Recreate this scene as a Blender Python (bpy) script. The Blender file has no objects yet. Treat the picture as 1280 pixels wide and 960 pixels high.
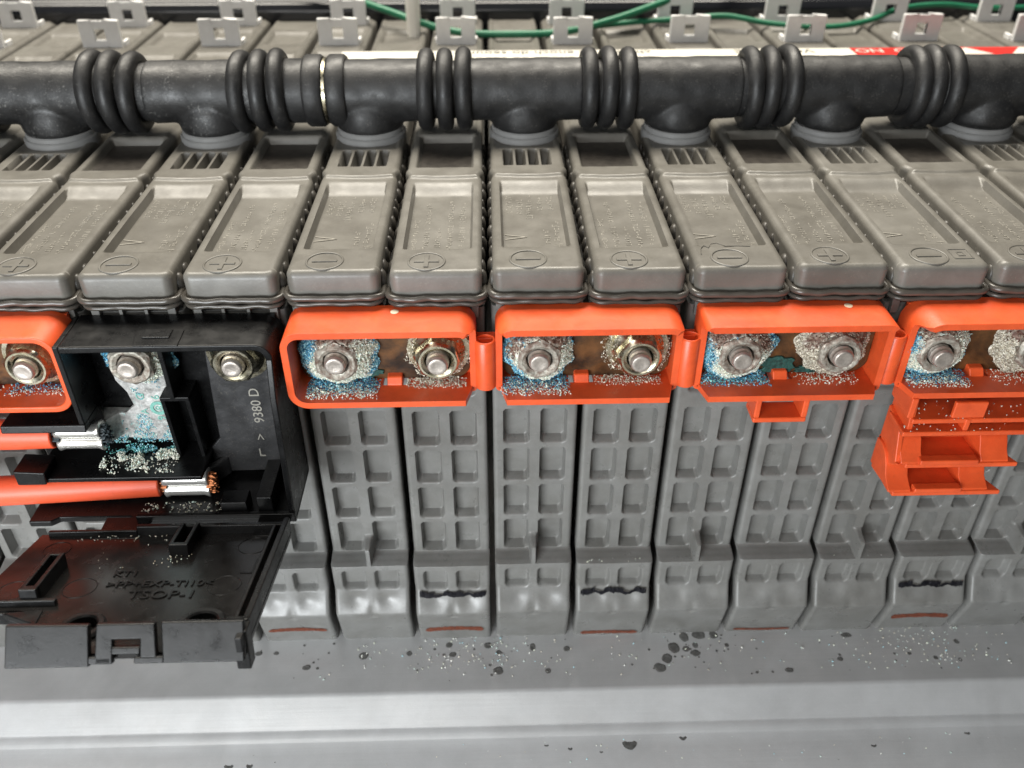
import bpy, bmesh, math, random
import numpy as np
from mathutils import Vector, Matrix, noise as mnoise

S = 0.001                     # everything below is written in millimetres
SC = bpy.context.scene
COL = SC.collection
R = math.radians

# ------------------------------------------------------------------ camera
cam_d = bpy.data.cameras.new("camera")
cam = bpy.data.objects.new("camera", cam_d)
COL.objects.link(cam)
cam.location = (0.81 * S, -152.07 * S, 80.33 * S)
cam.rotation_euler = (R(90 - 35.54), 0, R(-1.53))
cam_d.sensor_width = 36.0
cam_d.lens = 1091.5 / 1280 * 36.0
cam_d.clip_start = 0.002
cam_d.clip_end = 50
cam_d.dof.use_dof = True
cam_d.dof.focus_distance = 0.180
cam_d.dof.aperture_fstop = 20.0
SC.camera = cam

# ------------------------------------------------------------------ world, lamps, exposure
world = bpy.data.worlds.new("World")
SC.world = world
world.use_nodes = True
wn = world.node_tree.nodes["Background"]
wn.inputs[0].default_value = (0.80, 0.90, 1.0, 1)
wn.inputs[1].default_value = 0.035


def area(name, loc, target, sx, sy, power, col):
    d = bpy.data.lights.new(name, 'AREA')
    d.shape = 'RECTANGLE'
    d.size, d.size_y = sx * S, sy * S
    d.energy = power
    d.color = col
    o = bpy.data.objects.new(name, d)
    o.location = Vector(loc) * S
    o.rotation_euler = (Vector(target) - Vector(loc)).to_track_quat('-Z', 'Y').to_euler()
    COL.objects.link(o)
    return o


area("lamp_window", (-170, -330, 0), (-30, -14, -116), 220, 130, 1.95, (0.93, 0.975, 1.0))
area("lamp_ceiling", (-80, 330, 640), (0, 40, 0), 800, 300, 15.5, (1.0, 0.935, 0.82))
area("lamp_room", (-200, -520, 420), (-20, 60, -30), 460, 260, 1.7, (1.0, 0.97, 0.92))
SC.view_settings.view_transform = 'Standard'
SC.view_settings.look = 'None'
SC.view_settings.exposure = 0.0
SC.view_settings.gamma = 1.0
SC.view_settings.use_curve_mapping = False
SC.render.engine = 'CYCLES'
SC.cycles.use_denoising = True
SC.cycles.max_bounces = 8


# ------------------------------------------------------------------ materials
def mat(name, base, rough=0.5, metal=0.0, spec=0.5, var=0.0, vscale=200, var2=None, bump=0.0, bscale=2500,
        rvar=0.0, coat=0.0, vcol=False, dust=None, orand=0.0, brush=0.0):
    """principled material; scales are per metre; var2 = second colour mixed in by large noise;
    dust = (colour, amount, scale) speckle"""
    m = bpy.data.materials.new(name)
    m.use_nodes = True
    nt = m.node_tree
    nd, ln = nt.nodes, nt.links
    b = nd["Principled BSDF"]
    b.inputs["Roughness"].default_value = rough
    b.inputs["Metallic"].default_value = metal
    b.inputs["Specular IOR Level"].default_value = spec
    b.inputs["Coat Weight"].default_value = coat
    if coat:
        b.inputs["Coat Roughness"].default_value = 0.15
    geo = nd.new("ShaderNodeNewGeometry")

    def nz(scale, detail=4, rough_=0.6, dist=0.0):
        n = nd.new("ShaderNodeTexNoise")
        n.inputs["Scale"].default_value = scale
        n.inputs["Detail"].default_value = detail
        n.inputs["Roughness"].default_value = rough_
        n.inputs["Distortion"].default_value = dist
        ln.new(geo.outputs["Position"], n.inputs["Vector"])
        return n

    def ramp(src, a, b_):
        r = nd.new("ShaderNodeMapRange")
        r.inputs["From Min"].default_value = a
        r.inputs["From Max"].default_value = b_
        ln.new(src, r.inputs["Value"])
        return r.outputs["Result"]

    def mix(fac, ca, cb, mode='MIX'):
        x = nd.new("ShaderNodeMix")
        x.data_type = 'RGBA'
        x.blend_type = mode
        if isinstance(fac, float):
            x.inputs[0].default_value = fac
        else:
            ln.new(fac, x.inputs[0])
        for k, c in ((6, ca), (7, cb)):
            if isinstance(c, tuple):
                x.inputs[k].default_value = (*c, 1) if len(c) == 3 else c
            else:
                ln.new(c, x.inputs[k])
        return x.outputs[2]
    colr = base
    if vcol:
        a = nd.new("ShaderNodeAttribute")
        a.attribute_name = "Col"
        colr = a.outputs["Color"]
    if var2:
        n = nz(vscale, 6, 0.65, 0.6)
        colr = mix(ramp(n.outputs["Fac"], 0.40, 0.66), colr, var2)
    if var:
        n = nz(vscale * 2.3, 5)
        v = ramp(n.outputs["Fac"], 0.3, 0.7)
        lo, hi = 1 - var, 1 + var
        g = mix(v, (lo, lo, lo), (hi, hi, hi))
        colr = mix(1.0, colr, g, 'MULTIPLY')
    if dust:
        dc, amt, sc = dust
        n = nz(sc, 3, 0.7)
        n2 = nz(sc * 0.12, 3, 0.6)
        f = nd.new("ShaderNodeMath")
        f.operation = 'MULTIPLY'
        ln.new(ramp(n.outputs["Fac"], 0.55, 0.72), f.inputs[0])
        ln.new(ramp(n2.outputs["Fac"], 0.42, 0.68), f.inputs[1])
        f2 = nd.new("ShaderNodeMath")
        f2.operation = 'MULTIPLY'
        ln.new(f.outputs[0], f2.inputs[0])
        f2.inputs[1].default_value = amt
        colr = mix(f2.outputs[0], colr, dc)
    if orand:
        oi = nd.new("ShaderNodeObjectInfo")
        v = ramp(oi.outputs["Random"], 0.0, 1.0)
        lo, hi = 1 - orand, 1 + orand
        colr = mix(1.0, colr, mix(v, (lo, lo * .99, lo * .97), (hi, hi, hi)), 'MULTIPLY')
    if isinstance(colr, tuple):
        b.inputs["Base Color"].default_value = (*colr, 1)
    else:
        ln.new(colr, b.inputs["Base Color"])
    if rvar:
        n = nz(vscale * 1.7 + 40, 5)
        r = nd.new("ShaderNodeMapRange")
        r.inputs["From Min"].default_value, r.inputs["From Max"].default_value = 0.3, 0.7
        r.inputs["To Min"].default_value, r.inputs["To Max"].default_value = max(rough - rvar, .03), min(rough + rvar, 1)
        ln.new(n.outputs["Fac"], r.inputs["Value"])
        ln.new(r.outputs["Result"], b.inputs["Roughness"])
    if bump:
        n = nz(bscale, 4)
        bp = nd.new("ShaderNodeBump")
        bp.inputs["Strength"].default_value = bump
        bp.inputs["Distance"].default_value = 0.0002
        ln.new(n.outputs["Fac"], bp.inputs["Height"])
        ln.new(bp.outputs["Normal"], b.inputs["Normal"])
        if brush:
            mp = nd.new("ShaderNodeMapping")
            mp.inputs["Scale"].default_value = (0.02, 1, 1)
            ln.new(geo.outputs["Position"], mp.inputs["Vector"])
            n2 = nz(1600, 3)
            ln.new(mp.outputs["Vector"], n2.inputs["Vector"])
            b2 = nd.new("ShaderNodeBump")
            b2.inputs["Strength"].default_value = brush
            b2.inputs["Distance"].default_value = 0.0002
            ln.new(n2.outputs["Fac"], b2.inputs["Height"])
            ln.new(bp.outputs["Normal"], b2.inputs["Normal"])
            ln.new(b2.outputs["Normal"], b.inputs["Normal"])
    return m


M = {}
M['case'] = mat("grey_plastic_case", orand=0.10, base=(0.178, 0.178, 0.172), rough=0.34, var=0.10, vscale=90, bump=0.12, bscale=1800, rvar=0.10,
                var2=(0.145, 0.143, 0.135), dust=((0.34, 0.34, 0.32), 0.30, 2600))
M['lid'] = mat("grey_plastic_lid", orand=0.09, spec=0.42, base=(0.146, 0.140, 0.126), rough=0.39, var=0.09, vscale=80, bump=0.12, bscale=1500, rvar=0.10,
               var2=(0.118, 0.112, 0.10), dust=((0.32, 0.30, 0.25), 0.3, 2400))
M['bead'] = mat("weld_bead_plastic", (0.070, 0.063, 0.054), 0.27, var=0.08, vscale=150)
M['letter_glint'] = mat("lettering_painted_glint", (0.33, 0.315, 0.28), 0.34)  # paler than the lid: highlights on the raised strokes, put into the colour
M['dark_recess'] = mat("dark_recess_painted_shade", (0.045, 0.040, 0.035), 0.36, var=0.35, vscale=260, bump=0.2, bscale=1200)  # smooth darker panel, with the shadow of the recess painted into its colour
M['nub'] = mat("flank_nub_plastic", (0.06, 0.055, 0.048), 0.42, var=0.2, vscale=300)
M['rubber_dusty'] = mat("dusty_black_rubber", (0.015, 0.015, 0.0155), 0.50, var=0.3, vscale=140, rvar=0.14, bump=0.35, bscale=1500,
                        dust=((0.24, 0.235, 0.225), 0.75, 1700))
M['clip'] = mat("pale_grey_clip", (0.78, 0.78, 0.78), 0.45, var=0.05)
M['ring'] = mat("port_ring_plastic", (0.24, 0.24, 0.238), 0.40, var=0.06)
M['red'] = mat("orange_red_plastic", (0.72, 0.098, 0.025), 0.36, var=0.10, vscale=100, var2=(0.63, 0.076, 0.019), bump=0.14, bscale=2500, rvar=0.06,
               dust=((0.30, 0.07, 0.03), 0.45, 1500))
M['gate_dot'] = mat("pale_gate_dot", (0.80, 0.66, 0.50), 0.5)
M['cable'] = mat("orange_cable_sheath", (0.74, 0.10, 0.038), 0.45, dust=((0.25, 0.06, 0.03), 0.4, 1100), var=0.06, vscale=120, bump=0.15, bscale=900)
M['black'] = mat("black_plastic", (0.0045, 0.0046, 0.0049), 0.32, spec=0.28, var=0.15, vscale=150, rvar=0.10, bump=0.08, bscale=2500,
                 dust=((0.12, 0.12, 0.12), 0.25, 3500))
M['rubber'] = mat("black_rubber", (0.013, 0.013, 0.0135), 0.52, var=0.25, vscale=140, rvar=0.12, bump=0.25, bscale=1800,
                  dust=((0.20, 0.19, 0.175), 0.45, 3000))
M['zinc'] = mat("yellow_zinc", (0.62, 0.58, 0.46), 0.28, 1.0, var=0.12, vscale=500, rvar=0.10, var2=(0.42, 0.38, 0.25))
M['zinc_old'] = mat("corroded_zinc", (0.46, 0.44, 0.38), 0.55, 0.5, var=0.25, vscale=600, rvar=0.15, bump=0.8, bscale=1600,
                    var2=(0.16, 0.10, 0.075))
M['stud'] = mat("dull_steel_stud", (0.50, 0.45, 0.405), 0.42, 0.8, var=0.15, vscale=700, bump=0.3, bscale=1800)
M['busbar'] = mat("tarnished_copper", (0.13, 0.058, 0.020), 0.45, 0.35, var=0.35, vscale=170, rvar=0.12,
                  var2=(0.028, 0.018, 0.012), bump=0.2, bscale=900)
M['tin'] = mat("tinned_copper", (0.55, 0.54, 0.51), 0.30, 0.85, var=0.08, vscale=300, rvar=0.08)
M['tin_lit'] = mat("tinned_copper_lit_copy", (0.74, 0.73, 0.70), 0.24, 0.7, var=0.05, vscale=300)  # same tin in a lighter colour, painted light for the shaded lower barrel
M['black_gloss'] = mat("smooth_black_plastic", (0.0055, 0.0050, 0.0048), 0.24, spec=0.45, var=0.2, vscale=150, rvar=0.06, bump=0.05, bscale=2500)
M['darkplate'] = mat("dark_oxidised_plate", (0.085, 0.085, 0.088), 0.36, 0.75, var=0.20, vscale=140, rvar=0.10,
                     dust=((0.32, 0.30, 0.26), 0.5, 2600), bump=0.15, bscale=1600)
M['corplate'] = mat("corroded_plate", (0.50, 0.495, 0.48), 0.5, 0.25, var=0.35, vscale=420, rvar=0.12, bump=0.8,
                    bscale=1200, var2=(0.24, 0.235, 0.225), dust=((0.30, 0.62, 0.58), 0.9, 900))
M['copper'] = mat("bright_copper", (0.36, 0.13, 0.055), 0.42, 0.9, var=0.2, vscale=900)
M['black_strand'] = mat("blackened_strand", (0.02, 0.03, 0.035), 0.5, 0.3, var=0.4, vscale=900)
M['crust'] = mat("salt_crystal", (0.5, 0.6, 0.6), 0.55, vcol=True, spec=0.4)
M['droplet'] = mat("dried_electrolyte", (0.10, 0.099, 0.095), 0.40, var=0.4, vscale=500)
M['stain'] = mat("dark_stain_film", (0.10, 0.10, 0.097), 0.5, var=0.3, vscale=600)
M['tray'] = mat("silver_painted_metal", (0.43, 0.433, 0.435), 0.38, 0.15, brush=0.12, var=0.06, vscale=45, bump=0.10, bscale=2600, rvar=0.08,
                var2=(0.39, 0.39, 0.39), dust=((0.62, 0.62, 0.60), 0.3, 2600))
M['ink'] = mat("black_marker_ink", (0.012, 0.012, 0.018), 0.35, var=0.4, vscale=700)
M['redline'] = mat("faded_red_line", (0.27, 0.085, 0.05), 0.5, var=0.30, vscale=500)
M['paper'] = mat("white_label_paper", (0.58, 0.56, 0.50), 0.9, spec=0.08)
M['redpaper'] = mat("red_label_print", (0.50, 0.03, 0.025), 0.9, spec=0.08)
M['print'] = mat("black_label_print", (0.02, 0.02, 0.02), 0.95, spec=0.03)
M['green'] = mat("green_wire_sheath", (0.012, 0.15, 0.075), 0.40, var=0.1)
M['tie'] = mat("white_nylon", (0.82, 0.80, 0.74), 0.4)
M['rail'] = mat("black_gloss_rail", (0.012, 0.013, 0.016), 0.18)
M['floor'] = mat("bench_top", (0.20, 0.20, 0.20), 0.6, var=0.1, vscale=8)


# ------------------------------------------------------------------ object helpers
def finish(bm, name, m, parent=None, bevel=0.0, seg=2, angle=35, smooth=True):
    me = bpy.data.meshes.new(name)
    bm.normal_update()
    bm.to_mesh(me)
    bm.free()
    return link_mesh(me, name, m, parent, bevel, seg, angle, smooth, scale=True)


def link_mesh(me, name, m, parent=None, bevel=0.0, seg=2, angle=35, smooth=True, scale=False):
    if scale:
        me.transform(Matrix.Scale(S, 4))
    if m is not None and not me.materials:
        me.materials.append(m)
    if smooth:
        for p in me.polygons:
            p.use_smooth = True
        if not bevel:
            me.set_sharp_from_angle(angle=R(angle))
    o = bpy.data.objects.new(name, me)
    COL.objects.link(o)
    if parent:
        o.parent = parent
    if bevel:
        b = o.modifiers.new("soft_edges", 'BEVEL')
        b.width = bevel * S
        b.segments = seg
        b.limit_method = 'ANGLE'
        b.angle_limit = R(angle)
        b.harden_normals = True
    return o


def from_np(V, F, name, m, parent=None, bevel=0.0, angle=50, smooth=True, cols=None):
    me = bpy.data.meshes.new(name)
    me.from_pydata((np.asarray(V) * S).tolist(), [], [list(map(int, f)) for f in F])
    if cols is not None:
        ca = me.color_attributes.new("Col", 'FLOAT_COLOR', 'POINT')
        a = np.ones((len(V), 4))
        a[:, :3] = cols
        ca.data.foreach_set("color", a.ravel())
    return link_mesh(me, name, m, parent, bevel, 2, angle, smooth)


def thing(name, label, cat, loc=(0, 0, 0), group=None):
    o = bpy.data.objects.new(name, None)
    o.empty_display_size = 0.005
    o.location = Vector(loc) * S
    COL.objects.link(o)
    tag(o, label, cat, group)
    return o


def tag(o, label=None, cat=None, group=None, kind=None):
    if label:
        o['label'] = label
    if cat:
        o['category'] = cat
    if group:
        o['group'] = group
    if kind:
        o['kind'] = kind
    return o


def box(bm, x0, x1, y0, y1, z0, z1, mtx=None):
    vs = [bm.verts.new((x, y, z)) for x in (x0, x1) for y in (y0, y1) for z in (z0, z1)]
    for f in ((0, 1, 3, 2), (4, 6, 7, 5), (0, 4, 5, 1), (2, 3, 7, 6), (0, 2, 6, 4), (1, 5, 7, 3)):
        bm.faces.new([vs[i] for i in f])
    if mtx is not None:
        for v in vs:
            v.co = mtx @ v.co
    return vs


def prism(bm, pts, a0, a1, axis='y', mtx=None):
    """outline pts (u,v) extruded along an axis: 'y' -> (u,a,v), 'x' -> (a,u,v), 'z' -> (u,v,a)"""
    def P(p, a):
        return {'y': (p[0], a, p[1]), 'x': (a, p[0], p[1]), 'z': (p[0], p[1], a)}[axis]
    A = [bm.verts.new(P(p, a0)) for p in pts]
    B = [bm.verts.new(P(p, a1)) for p in pts]
    n = len(pts)
    bm.faces.new(A)
    bm.faces.new(B[::-1])
    for i in range(n):
        bm.faces.new([A[i], B[i], B[(i + 1) % n], A[(i + 1) % n]])
    if mtx is not None:
        for v in A + B:
            v.co = mtx @ v.co
    bmesh.ops.recalc_face_normals(bm, faces=bm.faces[:])
    return A + B


def lathe(bm, prof, n=32, center=(0, 0, 0), axis='y', closed=False, hexa=None):
    """prof: list of (axial, radius)"""
    rings = []
    cx, cy, cz = center
    for a, r in prof:
        ring = []
        for i in range(n):
            t = 2 * math.pi * i / n
            u, v = r * math.cos(t), r * math.sin(t)
            p = {'y': (cx + u, cy + a, cz + v), 'x': (cx + a, cy + u, cz + v), 'z': (cx + u, cy + v, cz + a)}[axis]
            ring.append(bm.verts.new(p))
        rings.append(ring)
    m = len(rings)
    for j in range(m if closed else m - 1):
        A, B = rings[j], rings[(j + 1) % m]
        for i in range(n):
            bm.faces.new([A[i], A[(i + 1) % n], B[(i + 1) % n], B[i]])
    if not closed:
        for ring, pr in ((rings[0], prof[0]), (rings[-1], prof[-1])):
            if pr[1] > 1e-6:
                bm.faces.new(ring)
    bmesh.ops.remove_doubles(bm, verts=[v for r_ in rings for v in r_], dist=1e-5)
    bmesh.ops.recalc_face_normals(bm, faces=bm.faces[:])


def tube(bm, pts, r, n=12, closed=False, caps=True):
    pts = [Vector(p) for p in pts]
    N = len(pts)
    rings = []
    up = Vector((0, 0, 1))
    for i, p in enumerate(pts):
        a = pts[(i - 1) % N] if (closed or i > 0) else p
        b = pts[(i + 1) % N] if (closed or i < N - 1) else p
        d = (b - a).normalized()
        ref = up if abs(d.dot(up)) < 0.95 else Vector((0, 1, 0))
        s = d.cross(ref).normalized()
        t = s.cross(d)
        rr = r[i] if hasattr(r, '__len__') else r
        rings.append([bm.verts.new(p + s * rr * math.cos(2 * math.pi * k / n) + t * rr * math.sin(2 * math.pi * k / n)) for k in range(n)])
    for j in range(N if closed else N - 1):
        A, B = rings[j], rings[(j + 1) % N]
        for i in range(n):
            bm.faces.new([A[i], A[(i + 1) % n], B[(i + 1) % n], B[i]])
    if not closed and caps:
        bm.faces.new(rings[0][::-1])
        bm.faces.new(rings[-1])
    bmesh.ops.recalc_face_normals(bm, faces=bm.faces[:])


def spline(pts, n=8):
    P = [Vector(p) for p in pts]
    P = [P[0] * 2 - P[1]] + P + [P[-1] * 2 - P[-2]]
    out = []
    for i in range(1, len(P) - 2):
        for k in range(n):
            t = k / n
            a, b, c, d = P[i - 1], P[i], P[i + 1], P[i + 2]
            out.append(0.5 * ((2 * b) + (c - a) * t + (2 * a - 5 * b + 4 * c - d) * t * t + (3 * b - a - 3 * c + d) * t ** 3))
    out.append(P[-2])
    return out


def rrect(x0, x1, z0, z1, r, n=6):
    """rounded rectangle outline, counter-clockwise; r = radius or four radii (bl, br, tr, tl)"""
    if not hasattr(r, '__len__'):
        r = (r,) * 4
    out = []
    for (cx, cz, q, rr) in ((x0 + r[0], z0 + r[0], 180, r[0]), (x1 - r[1], z0 + r[1], 270, r[1]),
                            (x1 - r[2], z1 - r[2], 0, r[2]), (x0 + r[3], z1 - r[3], 90, r[3])):
        if rr < 1e-6:
            out.append((cx, cz))
            continue
        for i in range(n + 1):
            t = R(q + 90 * i / n)
            out.append((cx + rr * math.cos(t), cz + rr * math.sin(t)))
    return out


def sstep(a, b, x):
    t = np.clip((x - a) / (b - a), 0, 1)
    return t * t * (3 - 2 * t)


def sd_rr(X, Y, cx, cy, hx, hy, r):
    qx, qy = np.abs(X - cx) - hx + r, np.abs(Y - cy) - hy + r
    return np.hypot(np.maximum(qx, 0), np.maximum(qy, 0)) + np.minimum(np.maximum(qx, qy), 0) - r


def text_bm(body, size, extrude):
    """letters as a mesh lying in XY, millimetres, centred"""
    cu = bpy.data.curves.new("lettering_curve", 'FONT')
    cu.body = body
    cu.size = size
    cu.extrude = extrude
    cu.align_x = 'CENTER'
    cu.align_y = 'CENTER'
    cu.resolution_u = 3
    o = bpy.data.objects.new("lettering_tmp", cu)
    COL.objects.link(o)
    dg = bpy.context.evaluated_depsgraph_get()
    me = bpy.data.meshes.new_from_object(o.evaluated_get(dg))
    bm = bmesh.new()
    bm.from_mesh(me)
    bpy.data.objects.remove(o)
    bpy.data.curves.remove(cu)
    bpy.data.meshes.remove(me)
    return bm


def copy_tree(o, parent=None):
    c = o.copy()
    COL.objects.link(c)
    if parent:
        c.parent = parent
    for ch in list(o.children):
        copy_tree(ch, c)
    return c


# ------------------------------------------------------------------ the tray and what lies under the pack
def make_tray():
    prof = [(330, -106.6), (6, -106.6), (-17.5, -106.6)]
    for t in np.linspace(0, 1, 9):        # rolled edge, then a leaning front face
        a = R(36) * t
        prof.append((-19.9 - 2.2 * math.sin(a), -106.6 - 2.2 * (1 - math.cos(a))))
    prof += [(-24.0, -109.05), (-27.0, -111.25)]
    for t in np.linspace(0, 1, 9):        # second, softer bead
        a = t * math.pi
        prof.append((-27.2 - 2.6 * t, -111.4 - 1.25 * t + .16 * math.sin(a)))
    prof += [(-32.5, -113.4), (-46, -117.2), (-66, -122.6)]
    xs = np.linspace(-330, 330, 67)
    V, F = [], []
    for x in xs:
        for (y, z) in prof:
            V.append((x, y, z + 0.12 * mnoise.noise((x * .02, y * .05, 1))))
    n = len(prof)
    for i in range(len(xs) - 1):
        for j in range(n - 1):
            F.append((i * n + j, (i + 1) * n + j, (i + 1) * n + j + 1, i * n + j + 1))
    return tag(from_np(V, F, "metal_tray", M['tray'], angle=60), "silver grey metal tray with a raised rib under the battery modules",
               kind='structure')


make_tray()
bm = bmesh.new()
box(bm, -1500, 1500, -1200, 1800, -160, -150)
tag(finish(bm, "floor", M['floor']), "plain bench top under the tray", kind='structure')

# ------------------------------------------------------------------ battery module
LEN = 198.0
rng = np.random.default_rng(4)


def make_top(odd):
    xs = np.unique(np.concatenate([np.linspace(-9, 9, 65), [-8.9, 8.9]]))
    ys = np.concatenate([np.arange(-2.2, 0.2, .2), np.arange(0.2, 76, .34), np.arange(76, LEN + .1, 1.15)])
    X, Y = np.meshgrid(xs, ys, indexing='ij')
    d = -sd_rr(X, Y, 0, (LEN - 2.2) / 2, 9.0, (LEN + 2.2) / 2, 1.8)
    r = 1.3
    dd = np.clip(d, 0, r)
    Z = -(r - np.sqrt(np.maximum(r * r - (r - dd) ** 2, 0)))
    # label panel, with a long slope at its far end
    s = sd_rr(X, Y, 0.0, 25.2, 7.0, 17.5, 1.0)
    Z -= 1.8 * sstep(0.08, -0.5, s) * (1 - sstep(37.2, 42.6, Y) * 1.0)
    # bowed seam with a step up to the back part
    sy = 45.0 + 0.9 * (X / 9) ** 2 - 0.5
    Z += 0.6 * np.exp(-((Y - sy) / .45) ** 2) * sstep(9, 7.5, np.abs(X))
    Z += 0.5 * sstep(sy, sy + .8, Y)
    # pinched shoulders
    if odd:
        for cx in (-4.65, -1.55, 1.55, 4.65):
            s = sd_rr(X, Y, cx, 55.6, 1.22, 5.2, .5)
            Z -= 4.2 * sstep(0.1, -0.5, s) * (0.30 + 0.70 * sstep(50, 54, Y))
        Z -= 0.4 * sstep(61, 63, Y) * sstep(7.8, 7.0, np.abs(X))
    else:
        s = sd_rr(X, Y, 0, 60.6, 6.9, 10.6, .6)
        Z -= 1.8 * sstep(0.1, -0.7, s)
        Z += 0.5 * sstep(70.8, 71.6, Y) * sstep(8, 7, np.abs(X))
    # behind the hose: low panels between cross ribs
    for y0, y1 in ((84, 118), (122, 152), (165, 182)):
        s = sd_rr(X, Y, 0, (y0 + y1) / 2, 6.8, (y1 - y0) / 2, 1.0)
        Z -= 1.2 * sstep(0.3, -1.2, s)
    Z += 0.08 * np.array([[mnoise.noise((x * .3, y * .12, 3.3 if odd else 7.1)) for y in ys] for x in xs])
    # clamp the corner grid points onto the rounded outline
    for sgx in (-1, 1):
        cx, cy = sgx * 7.2, -2.2 + 1.8
        msk = (X * sgx > 7.2) & (Y < cy)
        vx, vy = X - cx, Y - cy
        h = np.maximum(np.hypot(vx, vy), 1e-9)
        k = np.where(msk & (h > 1.8), 1.8 / h, 1.0)
        X = np.where(msk, cx + vx * k, X)
        Y = np.where(msk, cy + vy * k, Y)
    X = X * (1 + .04 * np.exp(-((Y - 48.6) / 1.0) ** 2) - .05 * np.exp(-((Y - 46.2) / .9) ** 2))
    nx, ny = X.shape
    V = np.stack([X, Y, Z], -1).reshape(-1, 3)
    idx = np.arange(nx * ny).reshape(nx, ny)
    F = np.stack([idx[:-1, :-1], idx[1:, :-1], idx[1:, 1:], idx[:-1, 1:]], -1).reshape(-1, 4).tolist()
    loop = list(idx[0, ::-1]) + list(idx[1:, 0]) + list(idx[-1, 1:])
    base = len(V)
    low = V[loop].copy()
    low[:, 2] = -5.4
    low[:, 0] *= .99
    V = np.vstack([V, low])
    for i in range(len(loop) - 1):
        F.append([loop[i + 1], loop[i], base + i, base + i + 1])
    return V, F


def make_front(odd):
    xs = np.unique(np.concatenate([np.linspace(-9.35, 9.35, 85), [-9.25, -9.1, 9.1, 9.25]]))
    zs = np.unique(np.concatenate([np.arange(-107, -8.9, .3), np.linspace(-79.7, -78.3, 15)]))
    X, Z = np.meshgrid(xs, zs, indexing='ij')
    Yf = np.zeros_like(X)

    def pocket(cx, zt, zb, hx, dep):
        # steeper at the top and the sides, long ramp at the bottom
        side = np.maximum(np.abs(X - cx) - hx, 0 * X - 9)
        sx = sstep(0.0, -0.42, np.abs(X - cx) - hx)
        sz = sstep(0.0, -0.4, Z - zt) * sstep(0.0, 0.42, Z - zb)
        c = sd_rr(X, Z, cx, (zt + zb) / 2, hx, (zt - zb) / 2, 1.35)
        return dep * np.minimum(np.minimum(sx, sz), sstep(0.04, -0.38, c))
    for cx in (-4.15, 4.15):
        for k in range(4):
            Yf += pocket(cx, -35.3 - 11.1 * k, -45.0 - 11.1 * k, 3.0, 2.9)
    # slots high up, partly behind the terminal covers
    Yf += pocket(-3.5, -29.5, -31.3, 3.6, 1.0) + pocket(4.5, -29.5, -31.3, 2.6, 1.0)
    # shelf
    sh = 4.5 * sstep(-78.5, -79.5, Z)
    if odd:
        rib = sstep(1.0, 0.55, np.abs(X)) * sstep(-73.0, -74.2, Z)
        sh = np.maximum(sh, 4.5 * rib)
    Yf -= sh
    for cx in (-4.0, 4.0):
        Yf += pocket(cx, -80.9, -87.4, 3.0, 1.9)
    # foot: out to a crest, then back in
    Yf -= 3.2 * np.clip((-87.0 - Z) / 6.2, 0, 1) * (1 - 0.10 * np.exp(-((X) / 1.1) ** 2) * (Z > -95))
    Yf += 3.6 * np.clip((-93.4 - Z) / 13.6, 0, 1)
    Yf += 0.7 * np.exp(-(((np.abs(X) - 4.0) / 2.6) ** 2)) * np.exp(-(((Z + 89.8) / 2.2) ** 2))
    # rounded vertical edges
    e = np.clip(np.abs(X) - 8.35, 0, 1)
    Yf += 1 - np.sqrt(np.maximum(1 - e * e, 0))
    wav = np.array([[mnoise.noise((x * .15, z * .09, 5.5 if odd else 2.2)) for z in zs] for x in xs])
    Yf += 0.10 * wav
    # side outline pulls in below the shelf
    Xw = X * (1 - 0.012 * sstep(-86, -88, Z))
    nx, nz = X.shape
    V = np.stack([Xw, Yf, Z], -1).reshape(-1, 3)
    idx = np.arange(nx * nz).reshape(nx, nz)
    F = np.stack([idx[:-1, :-1], idx[1:, :-1], idx[1:, 1:], idx[:-1, 1:]], -1).reshape(-1, 4).tolist()
    for col, rev in ((idx[0], False), (idx[-1], True)):
        prev = list(col)
        for dy, kx in ((2.2, 1.0), (3.6, .95), (60, .94)):
            base = len(V)
            back = V[list(col)].copy()
            back[:, 1] = back[:, 1] + dy if dy < 50 else 197
            back[:, 0] *= kx
            V = np.vstack([V, back])
            cur = list(range(base, base + len(col)))
            for i in range(len(col) - 1):
                f = [prev[i], prev[i + 1], cur[i + 1], cur[i]]
                F.append(f[::-1] if rev else f)
            prev = cur
    # top closing edge under the lid
    base = len(V)
    row = idx[:, -1]
    back = V[row].copy()
    back[:, 1] = 197
    V = np.vstack([V, back])
    for i in range(len(row) - 1):
        F.append([row[i], row[i + 1], base + i + 1, base + i])
    return V, F


def bead_path(hw, y0, z, yb, seed, amp):
    pts = []
    for y in np.linspace(yb, y0 + 2.4, 26):
        pts.append((-hw + .75 * float(sstep(y0 + 3, y0 + 8, np.array(y))), y, z))
    for i in range(1, 7):
        t = R(180 + 90 * i / 7)
        pts.append((-hw + 2.4 + 2.4 * math.cos(t), y0 + 2.4 + 2.4 * math.sin(t), z))
    for x in np.linspace(-hw + 2.4, hw - 2.4, 22):
        pts.append((x, y0, z))
    m = [(-x, y, z) for (x, y, z) in pts[:32]][::-1]
    pts += m
    return [(x + amp * .5 * mnoise.noise((x, y * .5, seed)), y + amp * mnoise.noise((x * .35, y * .35, seed + 5)),
             z_ + amp * mnoise.noise((x * .3, y * .3, seed + 9))) for (x, y, z_) in pts]


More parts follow.
